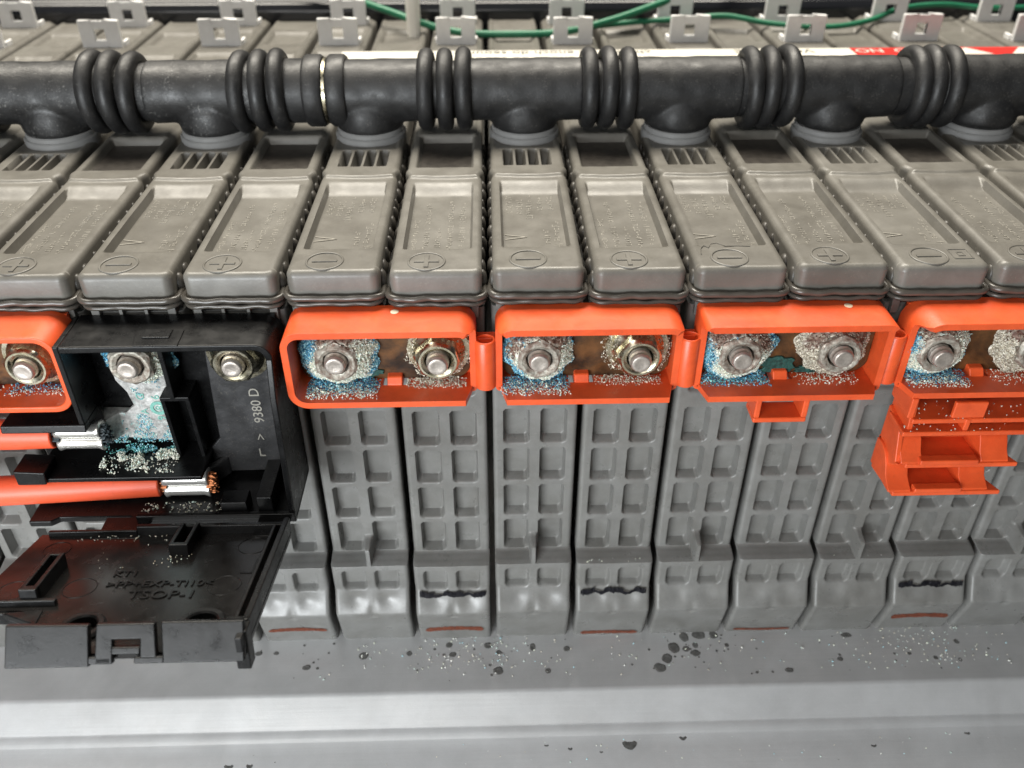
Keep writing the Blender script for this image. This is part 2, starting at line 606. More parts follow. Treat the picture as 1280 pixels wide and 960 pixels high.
def glyph_rows(rows, z, seed):
    """rows: (x, y_start, y_end, size); small raised strokes too small to read"""
    rr = random.Random(seed)
    bm = bmesh.new()
    for (x, ya, yb, sz) in rows:
        y = ya
        while y < yb:
            for k in range(rr.choice((2, 2, 3))):
                w = sz * rr.uniform(.25, .9) if rr.random() < .5 else .10
                h = .12 if w > .2 else sz * .45
                dx, dy = rr.uniform(-.5, .5) * (sz - w), rr.uniform(0, .35) * sz
                box(bm, x + dx - w / 2, x + dx + w / 2, y + dy, y + dy + h, z - .05, z + .06)
            y += sz * rr.uniform(.62, .82)
            if rr.random() < .13:
                y += sz * .7
    return bm


def make_module(odd):
    name = "battery_module"
    t = thing(name, "grey plastic battery module", "battery module", group="row of grey battery modules")
    V, F = make_top(odd)
    from_np(V, F, "lid", M['lid'], t, angle=60)
    V, F = make_front(odd)
    from_np(V, F, "case", M['case'], t, angle=60)
    # weld beads round the lid
    for z, hw, y0, rad, sd in ((-5.3, 9.6, -3.1, .66, 1), (-6.9, 9.3, -2.6, .5, 8)):
        bm = bmesh.new()
        tube(bm, bead_path(hw, y0, z, 76, sd + (20 if odd else 0), .28), rad, 8)
        finish(bm, "weld_bead", M['bead'], t, angle=80)
    bm = bmesh.new()
    prism(bm, rrect(-9.1, 9.1, -2.0, 196, (1.6, 1.6, 0, 0)), -7.0, -5.0, 'z')
    prism(bm, rrect(-8.6, 8.6, 1.6, 196, .2), -9.4, -7.0, 'z')
    finish(bm, "neck", M['bead'], t)
    # small buttresses under the beads
    bm = bmesh.new()
    for x, w in ((-7.6, 1.6), (-2.6, .7), (2.4, .7), (7.4, 1.6)):
        box(bm, x - w / 2, x + w / 2, -1.2, 1.8, -11.0 if w > 1 else -9.4, -6.9)
    finish(bm, "buttress", M['case'], t, bevel=.15)
    # spacer nubs down both flanks
    bm = bmesh.new()
    for sx in (-1, 1):
        for j, y in enumerate(np.arange(2.0, 74, 5.0)):
            g = bmesh.ops.create_icosphere(bm, subdivisions=2, radius=1.0)
            for v in g['verts']:
                v.co = Vector((sx * 9.0 + v.co.x * (.8 + .25 * math.sin(j * 2.3 + sx)), y + .5 * math.sin(j * 4.1 + sx) + v.co.y * (1.5 + .4 * math.sin(j * 1.7)), -4.0 + v.co.z * 2.1))
    finish(bm, "spacer_nub", M['nub'], t, angle=80)
    # polarity mark
    bm = bmesh.new()
    prof = []
    for i in range(8):
        a = 2 * math.pi * i / 8
        prof.append((0.02 + .22 * math.sin(a), 3.55 + .27 * math.cos(a)))
    lathe(bm, prof, 44, (-1.9, 2.3, 0), 'z', closed=True)
    box(bm, -1.9 - 2.45, -1.9 + 2.45, 2.3 - .42, 2.3 + .42, -.2, .24)
    if not odd:
        box(bm, -1.9 - .44, -1.9 + .44, 2.3 - 2.45, 2.3 + 2.45, -.2, .245)
    finish(bm, "minus_sign" if odd else "plus_sign", M['lid'], t, bevel=.08)
    if odd:
        bm = glyph_rows([(-4.9, 27.5, 36, 1.5), (-2.7, 27, 36, 1.6), (-.6, 24.5, 36, 1.7), (1.9, 28.6, 36, 1.5), (4.3, 28.6, 36, 1.4),
                         (2.7, 10, 18.5, 1.6), (5.0, 9, 22, 2.0)], -1.78, 11)
        mt = Matrix.Translation((-4.0, 15.5, -1.77))
        for a in (-14, 14):
            mm = mt @ Matrix.Rotation(R(a), 4, 'Z')
            box(bm, -2.4, 2.4, -.12 + (-.55 if a > 0 else .55), .12 + (-.55 if a > 0 else .55), -.1, .12, mm)
    else:
        bm = glyph_rows([(-5.2, 8.6, 25, 1.3), (-2.8, 8.6, 33.5, 1.3), (-.3, 8.6, 21, 1.4), (2.2, 9, 36, 1.3), (4.7, 9, 33, 1.45)], -1.78, 23)
    tag(finish(bm, "molded_lettering", M['letter_glint'], t, smooth=False), kind='stuff')
    if odd:
        bm = bmesh.new()
        lathe(bm, [(-1.0, 9.1), (1.4, 9.1), (1.7, 8.8), (1.7, 8.5), (2.6, 8.5), (2.9, 8.2)], 48, (0, 73, 0), 'z')
        finish(bm, "port_ring", M['ring'], t, angle=30)
    else:
        bm = bmesh.new()
        prism(bm, rrect(-6.6, 6.6, 50.6, 70.4, .5), -1.75, -1.08, 'z')
        finish(bm, "dark_shaded_panel", M['dark_recess'], t)
        for y, w, h in ((160.5, 6.7, 9.6), (188.5, 6.4, 9.6)):
            bm = bmesh.new()
            outer = rrect(-w, w, -.6, h, (0, 0, .8, .8), 3)
            # a plate with a square window
            x0, x1, z0, z1 = -2.1, 2.1, 3.2, 6.8
            for (a, b, c, d) in ((-w, x0, -.6, h), (x1, w, -.6, h), (x0, x1, -.6, z0), (x0, x1, z1, h)):
                box(bm, a, b, y - .9, y + .9, c, d)
            bmesh.ops.remove_doubles(bm, verts=bm.verts[:], dist=1e-4)
            dup = {}
            for f in bm.faces:
                dup.setdefault(frozenset(v.index if v.index >= 0 else id(v) for v in f.verts), []).append(f)
            kill = [f for fs in dup.values() if len(fs) > 1 for f in fs]
            bmesh.ops.delete(bm, geom=kill, context='FACES_ONLY')
            # side returns
            for sx in (-1, 1):
                box(bm, sx * w - .5, sx * w + .5, y + .9, y + 5, -.6, 2.6)
            finish(bm, "clip_tab", M['clip'], t, bevel=.25)
    # threaded stud on the front
    return t


KS = list(range(-5, 15))
label_mod = {
    -5: "grey module at the far left rear corner, seen only behind the black hose",
    -4: "grey module with a clip tab, second from the far left rear corner",
    -3: "grey module whose hose port lies off the left edge of the photo",
    -2: "grey module with a dark shade-painted panel left of the leftmost visible hose port",
    -1: "grey minus module under the leftmost hose port, at the left edge",
    0: "grey plus module left of the black terminal box, under the left red cover",
    1: "grey minus module above the corroded stud of the black terminal box",
    2: "grey plus module above the dark stamped plate of the black terminal box",
    3: "grey minus module under the hose joint sleeve, first right of the black box",
    4: "grey plus module with inked foot under the cover beside the black box",
    5: "grey minus module with unmarked grey foot, in the middle of the row",
    6: "grey plus module with black ink above a thin red line at its foot bottom",
    7: "grey minus module with a wavy raised squiggle above its minus sign, right of the middle",
    8: "grey plus module with a faint red line at the bottom of its foot",
    9: "grey minus module with a small square frame beside its minus sign",
    10: "grey plus module near the right edge with inked foot and dark red line",
    11: "grey minus module cut off by the right edge, lid and foot visible",
    12: "grey module with a clip tab behind the hose at the upper right",
    13: "grey module seen only as a strip behind the hose at the far right",
    14: "grey module at the far right rear corner, seen only behind the hose",
}
proto = {True: make_module(True), False: make_module(False)}
used = set()
MODS = {}
for k in KS:
    odd = bool(k % 2)
    o = proto[odd] if odd not in used else copy_tree(proto[odd])
    used.add(odd)
    o.location = (S * (20 * k - 90), rng.uniform(-.25, .25) * S, rng.uniform(-.25, .25) * S)
    o['label'] = label_mod[k]
    MODS[k] = o
    # uneven mould tone and position of alike parts is left to the material

SZ = -16.0                    # height of the terminal studs


def add_stud(k, tip=-11.3):
    bm = bmesh.new()
    prof = [(1.0, 2.1)]
    y = 0.0
    while y > tip + 1.1:
        prof += [(y, 2.25), (y - .4, 1.95), (y - .45, 1.95)]
        y -= .8
    prof += [(tip + .6, 2.1), (tip + .25, 1.9), (tip + .05, 1.78), (tip, 1.66), (tip + .02, 1.1), (tip + .12, .7), (tip + .10, 0)]
    lathe(bm, prof, 28, (0, 0, SZ), 'y')
    return finish(bm, "threaded_stud", M['stud'], MODS[k], angle=40)


s0 = add_stud(0)
for k in range(1, 11):
    c = s0.copy()
    COL.objects.link(c)
    c.parent = MODS[k]


def flank_piece(k, name, pts, dz, m, yoff):
    """a painted line on the foot of a module, laid on its front"""
    bm = bmesh.new()
    A = []
    for (x, z, h) in pts:
        y = foot_y(z) - yoff
        A.append((bm.verts.new((x, y, z + h / 2)), bm.verts.new((x, foot_y(z - h / 2) - yoff, z - h / 2))))
    for i in range(len(A) - 1):
        bm.faces.new([A[i][0], A[i][1], A[i + 1][1], A[i + 1][0]])
    bmesh.ops.solidify(bm, geom=bm.faces[:], thickness=.03)
    return finish(bm, name, m, MODS[k])


def foot_y(z):
    s = min(max((-87.0 - z) / 6.2, 0), 1)
    sh = 4.5 * float(sstep(-78.5, -79.5, np.array(z)))
    return -sh - 3.2 * s + 3.6 * min(max((-93.4 - z) / 13.6, 0), 1)


rl = random.Random(5)
for k, zz, th in ((0, -104.6, .7), (2, -100.6, 1.0), (4, -101.3, 1.25), (6, -104.8, 1.0), (8, -105.2, .6), (10, -99.8, 1.3)):
    pts = []
    for i in range(25):
        u = i / 24
        x = -7.4 + 14.8 * u
        arch = .75 * (1 - (2 * u - 1) ** 2) if k in (2, 4, 10) else .2 * math.sin(5 * u + k)
        h = 1.5 * th * (.7 + .35 * rl.random()) * (1 if .04 < u < .96 else .3)
        pts.append((x, zz + arch, h))
    flank_piece(k, "red_line", pts, 0, M['redline'], .32)
bm = bmesh.new()
tube(bm, [(-7.2, 3.8, .1), (-6.8, 6.4, .1), (-6.0, 7.6, .08), (-5.2, 6.6, .1), (-4.4, 8.3, .05), (-3.0, 9.0, -.1), (-1.6, 7.2, .1), (.6, 7.3, .08), (3.4, 7.0, .1)], .09, 6)
finish(bm, "molded_squiggle", M['lid'], MODS[7])
bm = bmesh.new()
tube(bm, [(2.9, 1.0, .02), (6.6, 1.0, .02), (6.6, 4.9, .02), (2.9, 4.9, .02)], .16, 6, closed=True)
tube(bm, [(4.2, 2.2, .02), (5.4, 2.2, .02), (5.4, 3.7, .02), (4.2, 3.7, .02)], .13, 6, closed=True)
finish(bm, "square_frame", M['lid'], MODS[9])
for k in (4, 6, 10):
    for (x0, x1, zc, hh) in ((-8.2, 8.2, -88.3, .75), (-8.2, -4.6, -88.0, 1.5), (-2.4, 2.6, -87.9, 1.3), (5.2, 8.2, -88.0, 1.4)):
        pts = []
        for i in range(30):
            x = x0 + (x1 - x0) * i / 29
            w = mnoise.noise((x * .5, k * 3.1, zc)) * .5
            pts.append((x, zc + w - .25 * abs(math.sin(x * .6 + k)), hh * (.55 + .8 * rl.random()) * (1 if 0 < i < 29 else .3)))
        flank_piece(k, "marker_scrawl", pts, 0, M['ink'], .34)

# ------------------------------------------------------------------ vent hose
HY, HZ = 73.0, 12.0


def tee_mesh():
    bm = bmesh.new()
    lathe(bm, [(-14.6, 7.6), (14.6, 7.6)], 40, (0, 0, 0), 'x')
    lathe(bm, [(-9.4, 7.0), (-9.2, 7.9), (-8.2, 8.7), (-6.0, 8.75), (-4.0, 8.4), (-1.5, 7.4), (0.5, 5.6)], 40, (0, 0, 0), 'z')
    me = bpy.data.meshes.new("tee_tmp")
    bm.to_mesh(me)
    bm.free()
    o = bpy.data.objects.new("tee_tmp", me)
    COL.objects.link(o)
    md = o.modifiers.new("r", 'REMESH')
    md.mode = 'VOXEL'
    md.voxel_size = 0.42
    sm = o.modifiers.new("s", 'SMOOTH')
    sm.iterations = 9
    sm.factor = .6
    dg = bpy.context.evaluated_depsgraph_get()
    out = bpy.data.meshes.new_from_object(o.evaluated_get(dg))
    bpy.data.objects.remove(o)
    for v in out.vertices:
        n = mnoise.noise((v.co.x * .25, v.co.y * .25, v.co.z * .25)) * .16
        v.co += v.normal * n
    out.transform(Matrix.Scale(S, 4))
    return out


TEE = tee_mesh()
TEE.materials.append(M['rubber'])
for p in TEE.polygons:
    p.use_smooth = True
TEE_DUSTY = TEE.copy()
TEE_DUSTY.materials[0] = M['rubber_dusty']
bmr = bmesh.new()
prof = []
for i in range(14):
    a = 2 * math.pi * i / 14
    prof.append((2.05 * math.cos(a), 8.0 + 2.05 * math.sin(a)))
lathe(bmr, prof, 44, (0, 0, 0), 'x', closed=True)
RING = bpy.data.meshes.new("bellows_ring")
bmr.to_mesh(RING)
bmr.free()
RING.transform(Matrix.Scale(S, 4))
RING.materials.append(M['rubber'])
for p in RING.polygons:
    p.use_smooth = True


def hose(label, odd_ks, core, bell_ks, ofs):
    t = thing("vent_hose", label, "hose", ((core[0] + core[1]) / 2, HY, HZ), group="black rubber vent hose lengths")
    tx = (core[0] + core[1]) / 2
    dusty = core[0] < -100 and core[1] < 0
    bm = bmesh.new()
    L = core[1] - core[0]
    lathe(bm, [(-L / 2, 6.0), (-L / 2, 7.0), (L / 2, 7.0), (L / 2, 6.0)], 40, (0, 0, 0), 'x')
    finish(bm, "hose_core", M['rubber_dusty' if dusty else 'rubber'], t)
    hr = random.Random(len(label))
    for k in odd_ks:
        o = bpy.data.objects.new("tee_branch", TEE_DUSTY if dusty else TEE)
        COL.objects.link(o)
        o.parent = t
        o.location = ((20 * k - 90 - tx) * S, 0, 0)
        o.rotation_euler = (R(hr.uniform(-4, 4)), 0, R(hr.uniform(-.6, .6)))
    for k in bell_ks:
        for j in (-1, 0, 1):
            o = bpy.data.objects.new("bellows_ring", RING)
            COL.objects.link(o)
            o.parent = t
            xo = ofs.get(k, 0)
            o.location = ((20 * k - 90 + xo + j * 4.75 + hr.uniform(-.25, .25) - tx) * S, hr.uniform(-.2, .2) * S, hr.uniform(-.2, .2) * S)
            o.rotation_euler = (0, R(hr.uniform(-2, 2)), R(hr.uniform(-3, 3)))
            o.scale = (1, 1.0 + hr.uniform(0, .03), 1.0 + hr.uniform(0, .03))
    return t, tx


hl, tx = hose("black rubber vent hose left of the joint, dusty grey on top", (-5, -3, -1, 1), (-230, -40.4), (-4, -2, 0, 2), {0: -3.0, 2: -6.5})
bm = bmesh.new()
lathe(bm, [(-52.0 - tx, 6), (-52.0 - tx, 7.5), (-51.6 - tx, 7.8), (-45.4 - tx, 7.8), (-45.2 - tx, 8.35), (-44.6 - tx, 8.75), (-41.2 - tx, 8.75), (-40.6 - tx, 8.3), (-40.5 - tx, 6)], 44, (0, 0, 0), 'x')
finish(bm, "end_cuff", M['rubber'], hl, angle=50)
hrr, tx = hose("black rubber vent hose right of the joint with plain dark tees", (3, 5, 7, 9, 11, 13), (-39.4, 230), (4, 6, 8, 10, 12), {6: 1.0, 8: 2.0, 10: 3.5})
bm = bmesh.new()
lathe(bm, [(-39.4 - tx, 6), (-39.3 - tx, 8.3), (-38.7 - tx, 8.75), (-35.4 - tx, 8.75), (-34.8 - tx, 8.3), (-34.8 - tx, 7)], 44, (0, 0, 0), 'x')
finish(bm, "end_cuff", M['rubber'], hrr, angle=50)
bm = bmesh.new()
lathe(bm, [(-40.3, 6.2), (-40.3, 8.0), (-39.6, 8.0), (-39.6, 6.2)], 44, (0, HY, HZ), 'x')
tag(finish(bm, "joint_ring", M['zinc']), "thin pale metal ring in the joint between the two black hoses", "ring")

# ------------------------------------------------------------------ warning label, wires, rail behind the hose
t = thing("warning_label", "white paper warning label with red end lying behind the black hose", "label", (0, 124, 2.2))
bm = bmesh.new()
box(bm, -47, 121, 0, 22.6, -.1, .12)
finish(bm, "paper", M['paper'], t)
bm = bmesh.new()
box(bm, 121.1, 190, 0, 22.6, -.1, .14)
finish(bm, "red_field", M['redpaper'], t)
for i in range(3):
    bm = text_bm("channel on enoch do seouros", 5.4, .02)
    bm.transform(Matrix.Translation((22, 19.7 - 7 * i, .16)) @ Matrix.Rotation(math.pi, 4, 'Z'))
    finish(bm, "label_text", M['print'], t, smooth=False)
bm = text_bm("VOLTAGE", 6.0, .02)
bm.transform(Matrix.Translation((95, 19.5, .16)) @ Matrix.Rotation(math.pi, 4, 'Z'))
finish(bm, "label_text", M['print'], t, smooth=False)
bm = bmesh.new()
prism(bm, [(148, 14), (160, 22), (166, 14)], .15, .2, 'z')
prism(bm, [(172, 14), (178, 22), (184, 22), (178, 14)], .15, .2, 'z')
finish(bm, "white_mark", M['paper'], t)
bm = text_bm("DO  NO", 6.0, .02)
bm.transform(Matrix.Translation((133, 19.3, .17)) @ Matrix.Rotation(math.pi, 4, 'Z'))
finish(bm, "white_text", M['paper'], t, smooth=False)

for lab, pts, r in (
    ("green wire sagging in front of the rear clips, from the cable tie rightward",
     [(-75, 205, 12), (-52, 196, 9), (-36, 186, 6.5), (-22, 178, 3.6), (-8, 172, 1.9), (10, 170.5, 1.6), (28, 172, 2.0), (46, 178, 4.6), (66, 188, 8.5), (90, 200, 13), (120, 214, 20)], 1.25),
    ("second green wire running flat behind the rear clips toward the right edge",
     [(36, 178, 2.0), (56, 183, 2.6), (74, 183, 3.6), (88, 183, 4.4), (104, 180, 2.4), (124, 178, 1.6), (140, 182, 2.6), (156, 192, 4.6), (172, 194, 5.5), (190, 194, 4.2), (215, 196, 4)], 1.0),
):
    bm = bmesh.new()
    tube(bm, spline(pts, 10), r, 12)
    tag(finish(bm, "green_wire", M['green'], angle=80), lab, "wire", "green wires along the back")
bm = bmesh.new()
tube(bm, [(-25.5, 178, -1), (-25.6, 178, 6), (-25.7, 178.3, 16), (-25.8, 178.6, 27)], [2.4, 2.6, 2.6, 2.6], 10)
tag(finish(bm, "cable_tie", M['tie'], bevel=.3), "white nylon strap end hanging over the green wire", "cable tie")
t = thing("rear_rail", "black glossy rail along the back edge of the battery pack", "rail", (0, 198.6, -10))
bm = bmesh.new()
prism(bm, [(0, 0), (0, 13.5), (2.0, 16.0), (9, 16.5), (12, 20.4), (15, 20.8), (40, 20.8), (40, -96), (0, -96)], -330, 330, 'x')  # lower part carried down unseen, added to keep light out of the gaps
finish(bm, "rail_body", M['rail'], t, bevel=.8)
bm = bmesh.new()
prism(bm, [(12, 20.5), (12.5, 22.6), (38, 23.2), (38, 20.5)], -330, -40, 'x')
finish(bm, "pale_strip", M['tin'], t, bevel=.4)

# ------------------------------------------------------------------ terminal covers
CT, CB = -7.3, -24.9           # top and bottom of the covers
BY, FY = -2.0, -12.2           # back and front


def cover_shell(x0, x1, rad, right_cut, left_cut, bottom_cut):
    """closed band: outline swept with a front edge whose depth depends on where it is"""
    out = rrect(x0, x1, CB, CT, rad, 8)
    # resample densely
    P = []
    n = len(out)
    for i in range(n):
        a, b = Vector(out[i]), Vector(out[(i + 1) % n])
        m = max(1, int((b - a).length / 1.2))
        for j in range(m):
            P.append(a.lerp(b, j / m))
    N = len(P)
    bm = bmesh.new()
    rings = []
    cx, cz = (x0 + x1) / 2, (CT + CB) / 2
    th = 1.35
    for i, p in enumerate(P):
        d = (P[(i + 1) % N] - P[i - 1]).normalized()
        nrm = Vector((-d.y, d.x))               # inward for a counter-clockwise outline
        q = p + nrm * th
        yf = FY
        top = float(sstep(CT - 5.0, CT - 4.0, np.array(p.y)))
        if p.x > x1 - 2.0:
            yf = FY + right_cut * (1 - float(sstep(CT - 2.6, CT - .6, np.array(p.y))))
        if p.x < x0 + 2.0:
            yf = FY + left_cut * (1 - float(sstep(CT - 2.6, CT - .6, np.array(p.y))))
        yb = BY
        if p.y < CB + .8 and x0 + 4.2 < p.x < x1 - 4.2:
            yb = BY - 4.4
            yf = FY + bottom_cut
        rings.append([bm.verts.new((p.x, yf, p.y)), bm.verts.new((q.x, yf, q.y)), bm.verts.new((q.x, yb, q.y)), bm.verts.new((p.x, yb, p.y))])
    for i in range(N):
        A, B = rings[i], rings[(i + 1) % N]
        for k in range(4):
            bm.faces.new([A[k], A[(k + 1) % 4], B[(k + 1) % 4], B[k]])
    bmesh.ops.recalc_face_normals(bm, faces=bm.faces[:])
    return bm


def make_cover(x0, x1, rad, label, right_cut=0, left_cut=0, dot=None, tongue=None, hinge=False, bottom_cut=0.0):
    cx = (x0 + x1) / 2
    t = thing("terminal_cover", label, "terminal cover", (cx, 0, CB), group="orange red terminal covers along the modules")

    def F(bm, name, m, **kw):
        bm.transform(Matrix.Translation((-cx, 0, -CB)))
        return finish(bm, name, m, t, **kw)
    F(cover_shell(x0, x1, rad, right_cut, left_cut, bottom_cut), "frame", M['red'], bevel=.32, seg=3, angle=40)
    tx = tongue if tongue is not None else cx - 1
    bm = bmesh.new()
    z0, z1 = CB, CB + 1.34
    box(bm, x0 + 3, tx - 2.6, -6.45, -2.1, z0, z1)
    box(bm, tx + 2.6, x1 - 3, -6.45, -2.1, z0, z1)
    F(bm, "ledge", M['red'])
    bm = bmesh.new()
    prism(bm, [(-2.2, z0 - .1), (-6.6, z0 - .1), (-6.6, z1 + .25), (-5.6, z1 + 1.5), (-2.2, z1 + 1.7)], tx - 1.55, tx + 1.55, 'x')
    F(bm, "tongue", M['red'], bevel=.3)
    bm = bmesh.new()
    box(bm, x0 + 1.2, x1 - 1.2, -2.2, -1.2, CB + 1.0, CT - 1.0)
    F(bm, "back_wall", M['red'])
    if dot is not None:
        bm = bmesh.new()
        lathe(bm, [(-.2, .85), (.06, .8), (.10, .5), (.1, 0)], 20, (dot, -4.6, CT), 'z')
        F(bm, "gate_dot", M['gate_dot'])
    if hinge:
        hx = x1 + 1.75
        bm = bmesh.new()
        prof = [(CB + 1.0, 1.7), (CB + 1.0, 2.15), (CT - 5.6, 2.15), (CT - 5.3, 1.95), (CT - 5.3, 1.6), (CB + 5.0, 1.5), (CB + 5.0, 0)]
        lathe(bm, prof, 24, (hx, -6.5, 0), 'z')
        F(bm, "hinge_barrel", M['red'], bevel=.2)
        bm = bmesh.new()
        box(bm, x1 - .8, x1 + 4.4, -5.6, -3.0, CB + 1.2, CT - 5.8)
        F(bm, "hinge_web", M['red'], bevel=.2)
    return t, F


# x ranges of the five covers in view
make_cover(-119.5, -81.6, 4.2, "orange red cover cut off by the left edge, beside the black terminal box")
make_cover(-39.6, -2.4, (3.8, 1.0, 3.6, 3.6), "orange red cover right of the black box, pale dot on top, fully rounded left end",
           right_cut=5.0, dot=-18.2, tongue=-19.2, hinge=True)
make_cover(1.4, 38.4, (1.0, 1.0, 3.4, 3.4), "orange red cover with plain top between two hinge barrels, middle of the row",
           right_cut=4.4, left_cut=5.0, tongue=19.0, hinge=True)
t3, F3 = make_cover(41.8, 79.8, (1.0, 1.0, 3.0, 1.2), "orange red cover with a small U shaped loop hanging under it",
                    right_cut=3.0, left_cut=4.6, dot=71.2, tongue=60.0, hinge=True)
bm = bmesh.new()
for (a, b, c, d) in ((54.2, 55.5, CB - 5.0, CB + .1), (64.0, 65.3, CB - 5.0, CB + .1), (54.2, 65.3, CB - 6.2, CB - 4.98)):
    box(bm, a, b, -11.4, -5.6, c, d)
F3(bm, "latch_loop", M['red'], bevel=.35)
t4, F4 = make_cover(83.4, 121.5, (1.0, 1.0, 3.4, 4.2), "orange red cover at the right edge with stepped folded flaps hanging below",
                    left_cut=4.2, tongue=101.0, hinge=False)
# flaps of the open cover hanging below: four stepped shelves and the side cheeks


def shelf(y0, y1, z, x0, x1, skew, th=1.2):
    bm = bmesh.new()
    prism(bm, [(x0, y1), (x1 - skew, y1), (x1, y0), (x0 + skew * .2, y0)], z - th, z, 'z')
    return bm


F4(shelf(-13.2, -4, CB - 4.6, 86.6, 124, 0), "flap_shelf", M['red'], bevel=.3)
F4(shelf(-13.6, -6, CB - 7.6, 85.2, 124, 0), "flap_shelf", M['red'], bevel=.3)
F4(shelf(-14.6, -5, CB - 15.4, 86.6, 111.5, 4.2), "flap_shelf", M['red'], bevel=.3)
F4(shelf(-15.6, -5.5, CB - 22.4, 85.2, 109.5, 4.2), "flap_shelf", M['red'], bevel=.3)
bm = bmesh.new()
prism(bm, [(-4.0, CB + .2), (-11.6, CB + .2), (-12.6, CB - 7.6), (-5.0, CB - 15.6), (-4.0, CB - 15.6)], 86.4, 87.6, 'x')
prism(bm, [(-4.6, CB - 7), (-11.0, CB - 8.4), (-13.4, CB - 15.6), (-14.4, CB - 15.6), (-6, CB - 22.6), (-4.6, CB - 22.6)], 85.6, 86.8, 'x')
F4(bm, "flap_cheek", M['red'], bevel=.35)
bm = bmesh.new()
box(bm, 86.4, 111, -5.2, -3.8, CB - 15.5, CB - 7.4)
box(bm, 85.6, 109.0, -5.8, -4.4, CB - 22.5, CB - 15.2)
F4(bm, "flap_web", M['red'], bevel=.2)
bm = bmesh.new()
box(bm, 85.6, 87.0, -12.6, -4, CB - 4.7, CB + .2)
box(bm, 94.6, 101.4, -13.0, -12.0, CB - 4.6, CB - .6)
box(bm, 97.6, 98.8, -13.4, -6, CB - 7.6, CB - 4.7)
box(bm, 90.2, 102.6, -15.1, -13.0, CB - 15.45, CB - 14.2)
box(bm, 90.4, 100.6, -16.1, -14.0, CB - 22.45, CB - 21.2)
F4(bm, "flap_stop", M['red'], bevel=.3)
for (x0, x1, y0, z, dz) in ((86.4, 91.0, -14.4, CB - 8.6, 6.8), (85.0, 90.0, -15.4, CB - 15.6, 6.8), (103.5, 109.5, -14.2, CB - 8.8, 6.6), (101.0, 106.8, -15.2, CB - 15.8, 6.6)):
    bm = bmesh.new()
    prof = [(-5.0, z), (-7.5, z + .3), (-9.6, z - .6), (-11.4, z - 2.6), (-12.6, z - 4.8), (y0, z - dz + .3), (y0, z - dz - .2), (-5.0, z - dz - .2)]
    prism(bm, prof, x0, x1, 'x')
    F4(bm, "flap_curl", M['red'], bevel=.3)

# ------------------------------------------------------------------ copper links under the nuts
for (x0, x1, lab) in ((-118, -83.0, "brown copper link plate in the red cover at the left edge"),
                      (-38.2, -3.8, "brown copper link plate in the red cover with the rounded left end"),
                      (2.8, 37.0, "brown copper link plate in the middle red cover with plain top"),
                      (43.2, 78.4, "brown copper link plate in the red cover with the hanging loop"),
                      (84.8, 120, "brown copper link plate in the red cover with hanging flaps")):
    bm = bmesh.new()
    prism(bm, rrect(x0, x1, -23.5, -8.7, 3.2, 8), -4.2, -2.4, 'y')
    tag(finish(bm, "copper_link", M['busbar'], bevel=.25), lab, "copper link", "copper links joining module terminals")


# ------------------------------------------------------------------ flange nuts
def make_nut(m, rot, rough):
    t = thing("flange_nut", "zinc flange nut", "nut", group="flange nuts on the terminal studs")
    nr = random.Random(int(rot * 10))
    bm = bmesh.new()
    lathe(bm, [(0, 2.6), (0, 6.3), (-.5, 6.45), (-.95, 6.3), (-1.0, 2.6)], 48, (0, 0, 0), 'y', closed=True)
    if rough:
        for v in bm.verts:
            n = mnoise.noise((v.co.x * .9, v.co.y, v.co.z * .9 + rot))
            v.co.x *= 1 + .06 * n
            v.co.z *= 1 + .06 * n
    finish(bm, "washer", m, t, angle=40)
    # hex body growing out of a conical flange
    bm = bmesh.new()
    rings = []
    n = 72
    for (y, hx, rr) in ((-.95, 0, 5.35), (-1.5, 0, 5.3), (-2.2, .55, 5.0), (-2.7, .95, 4.8), (-3.1, 1, 4.7), (-4.3, 1, 4.7), (-4.75, .75, 4.5), (-4.95, .15, 4.15), (-5.25, 0, 3.95), (-5.45, 0, 3.75), (-5.45, 0, 3.35), (-5.0, 0, 2.65), (-3.6, 0, 2.6)):
        ring = []
        for i in range(n):
            a = 2 * math.pi * i / n
            ah = (a + R(rot)) % (math.pi / 3) - math.pi / 6
            hexr = 4.05 / math.cos(ah)
            rad = hexr * hx + rr * (1 - hx) if hx else rr
            if hx:
                rad = min(rad, 4.62) if hx > .9 else rad
            ring.append(bm.verts.new((rad * math.cos(a), y, rad * math.sin(a))))
        rings.append(ring)
    for A, B in zip(rings, rings[1:]):
        for i in range(n):
            bm.faces.new([A[i], A[(i + 1) % n], B[(i + 1) % n], B[i]])
    bmesh.ops.recalc_face_normals(bm, faces=bm.faces[:])
    if rough:
        for v in bm.verts:
            nn = mnoise.noise((v.co.x * .8, v.co.y * .8 + rot, v.co.z * .8))
            v.co += Vector((v.co.x, 0, v.co.z)).normalized() * nn * .22
    finish(bm, "hex_body", m, t, angle=28)
    return t


nut_clean = [make_nut(M['zinc'], 8, False), make_nut(M['zinc'], 24, False)]
nut_old = [make_nut(M['zinc_old'], 12, True), make_nut(M['zinc_old'], 40, True)]
plan = [(0, 'c', 0, "clean zinc nut in the red cover at the left edge"),
        (1, 'o', 0, "pale corroded nut on the crusted plate inside the black terminal box"),
        (2, 'c', 1, "clean greenish zinc nut on the dark plate inside the black terminal box"),
        (3, 'o', 1, "corroded nut with blue and cream crust, first right of the black box"),
        (4, 'c', 0, "clean shiny nut with a crusted washer, in the dotted red cover beside the box"),
        (5, 'o', 0, "brown corroded nut with blue crust in the middle red cover"),
        (6, 'c', 1, "clean shiny nut in the middle red cover with plain top"),
        (7, 'o', 1, "corroded nut ringed in blue crust above the hanging red loop"),
        (8, 'o', 0, "pale crusted nut on the right in the cover with the hanging loop"),
        (9, 'o', 0, "brown topped corroded nut in the cover with hanging flaps"),
        (10, 'o', 1, "grey crusted nut cut off by the right edge of the photo")]
seen = set()
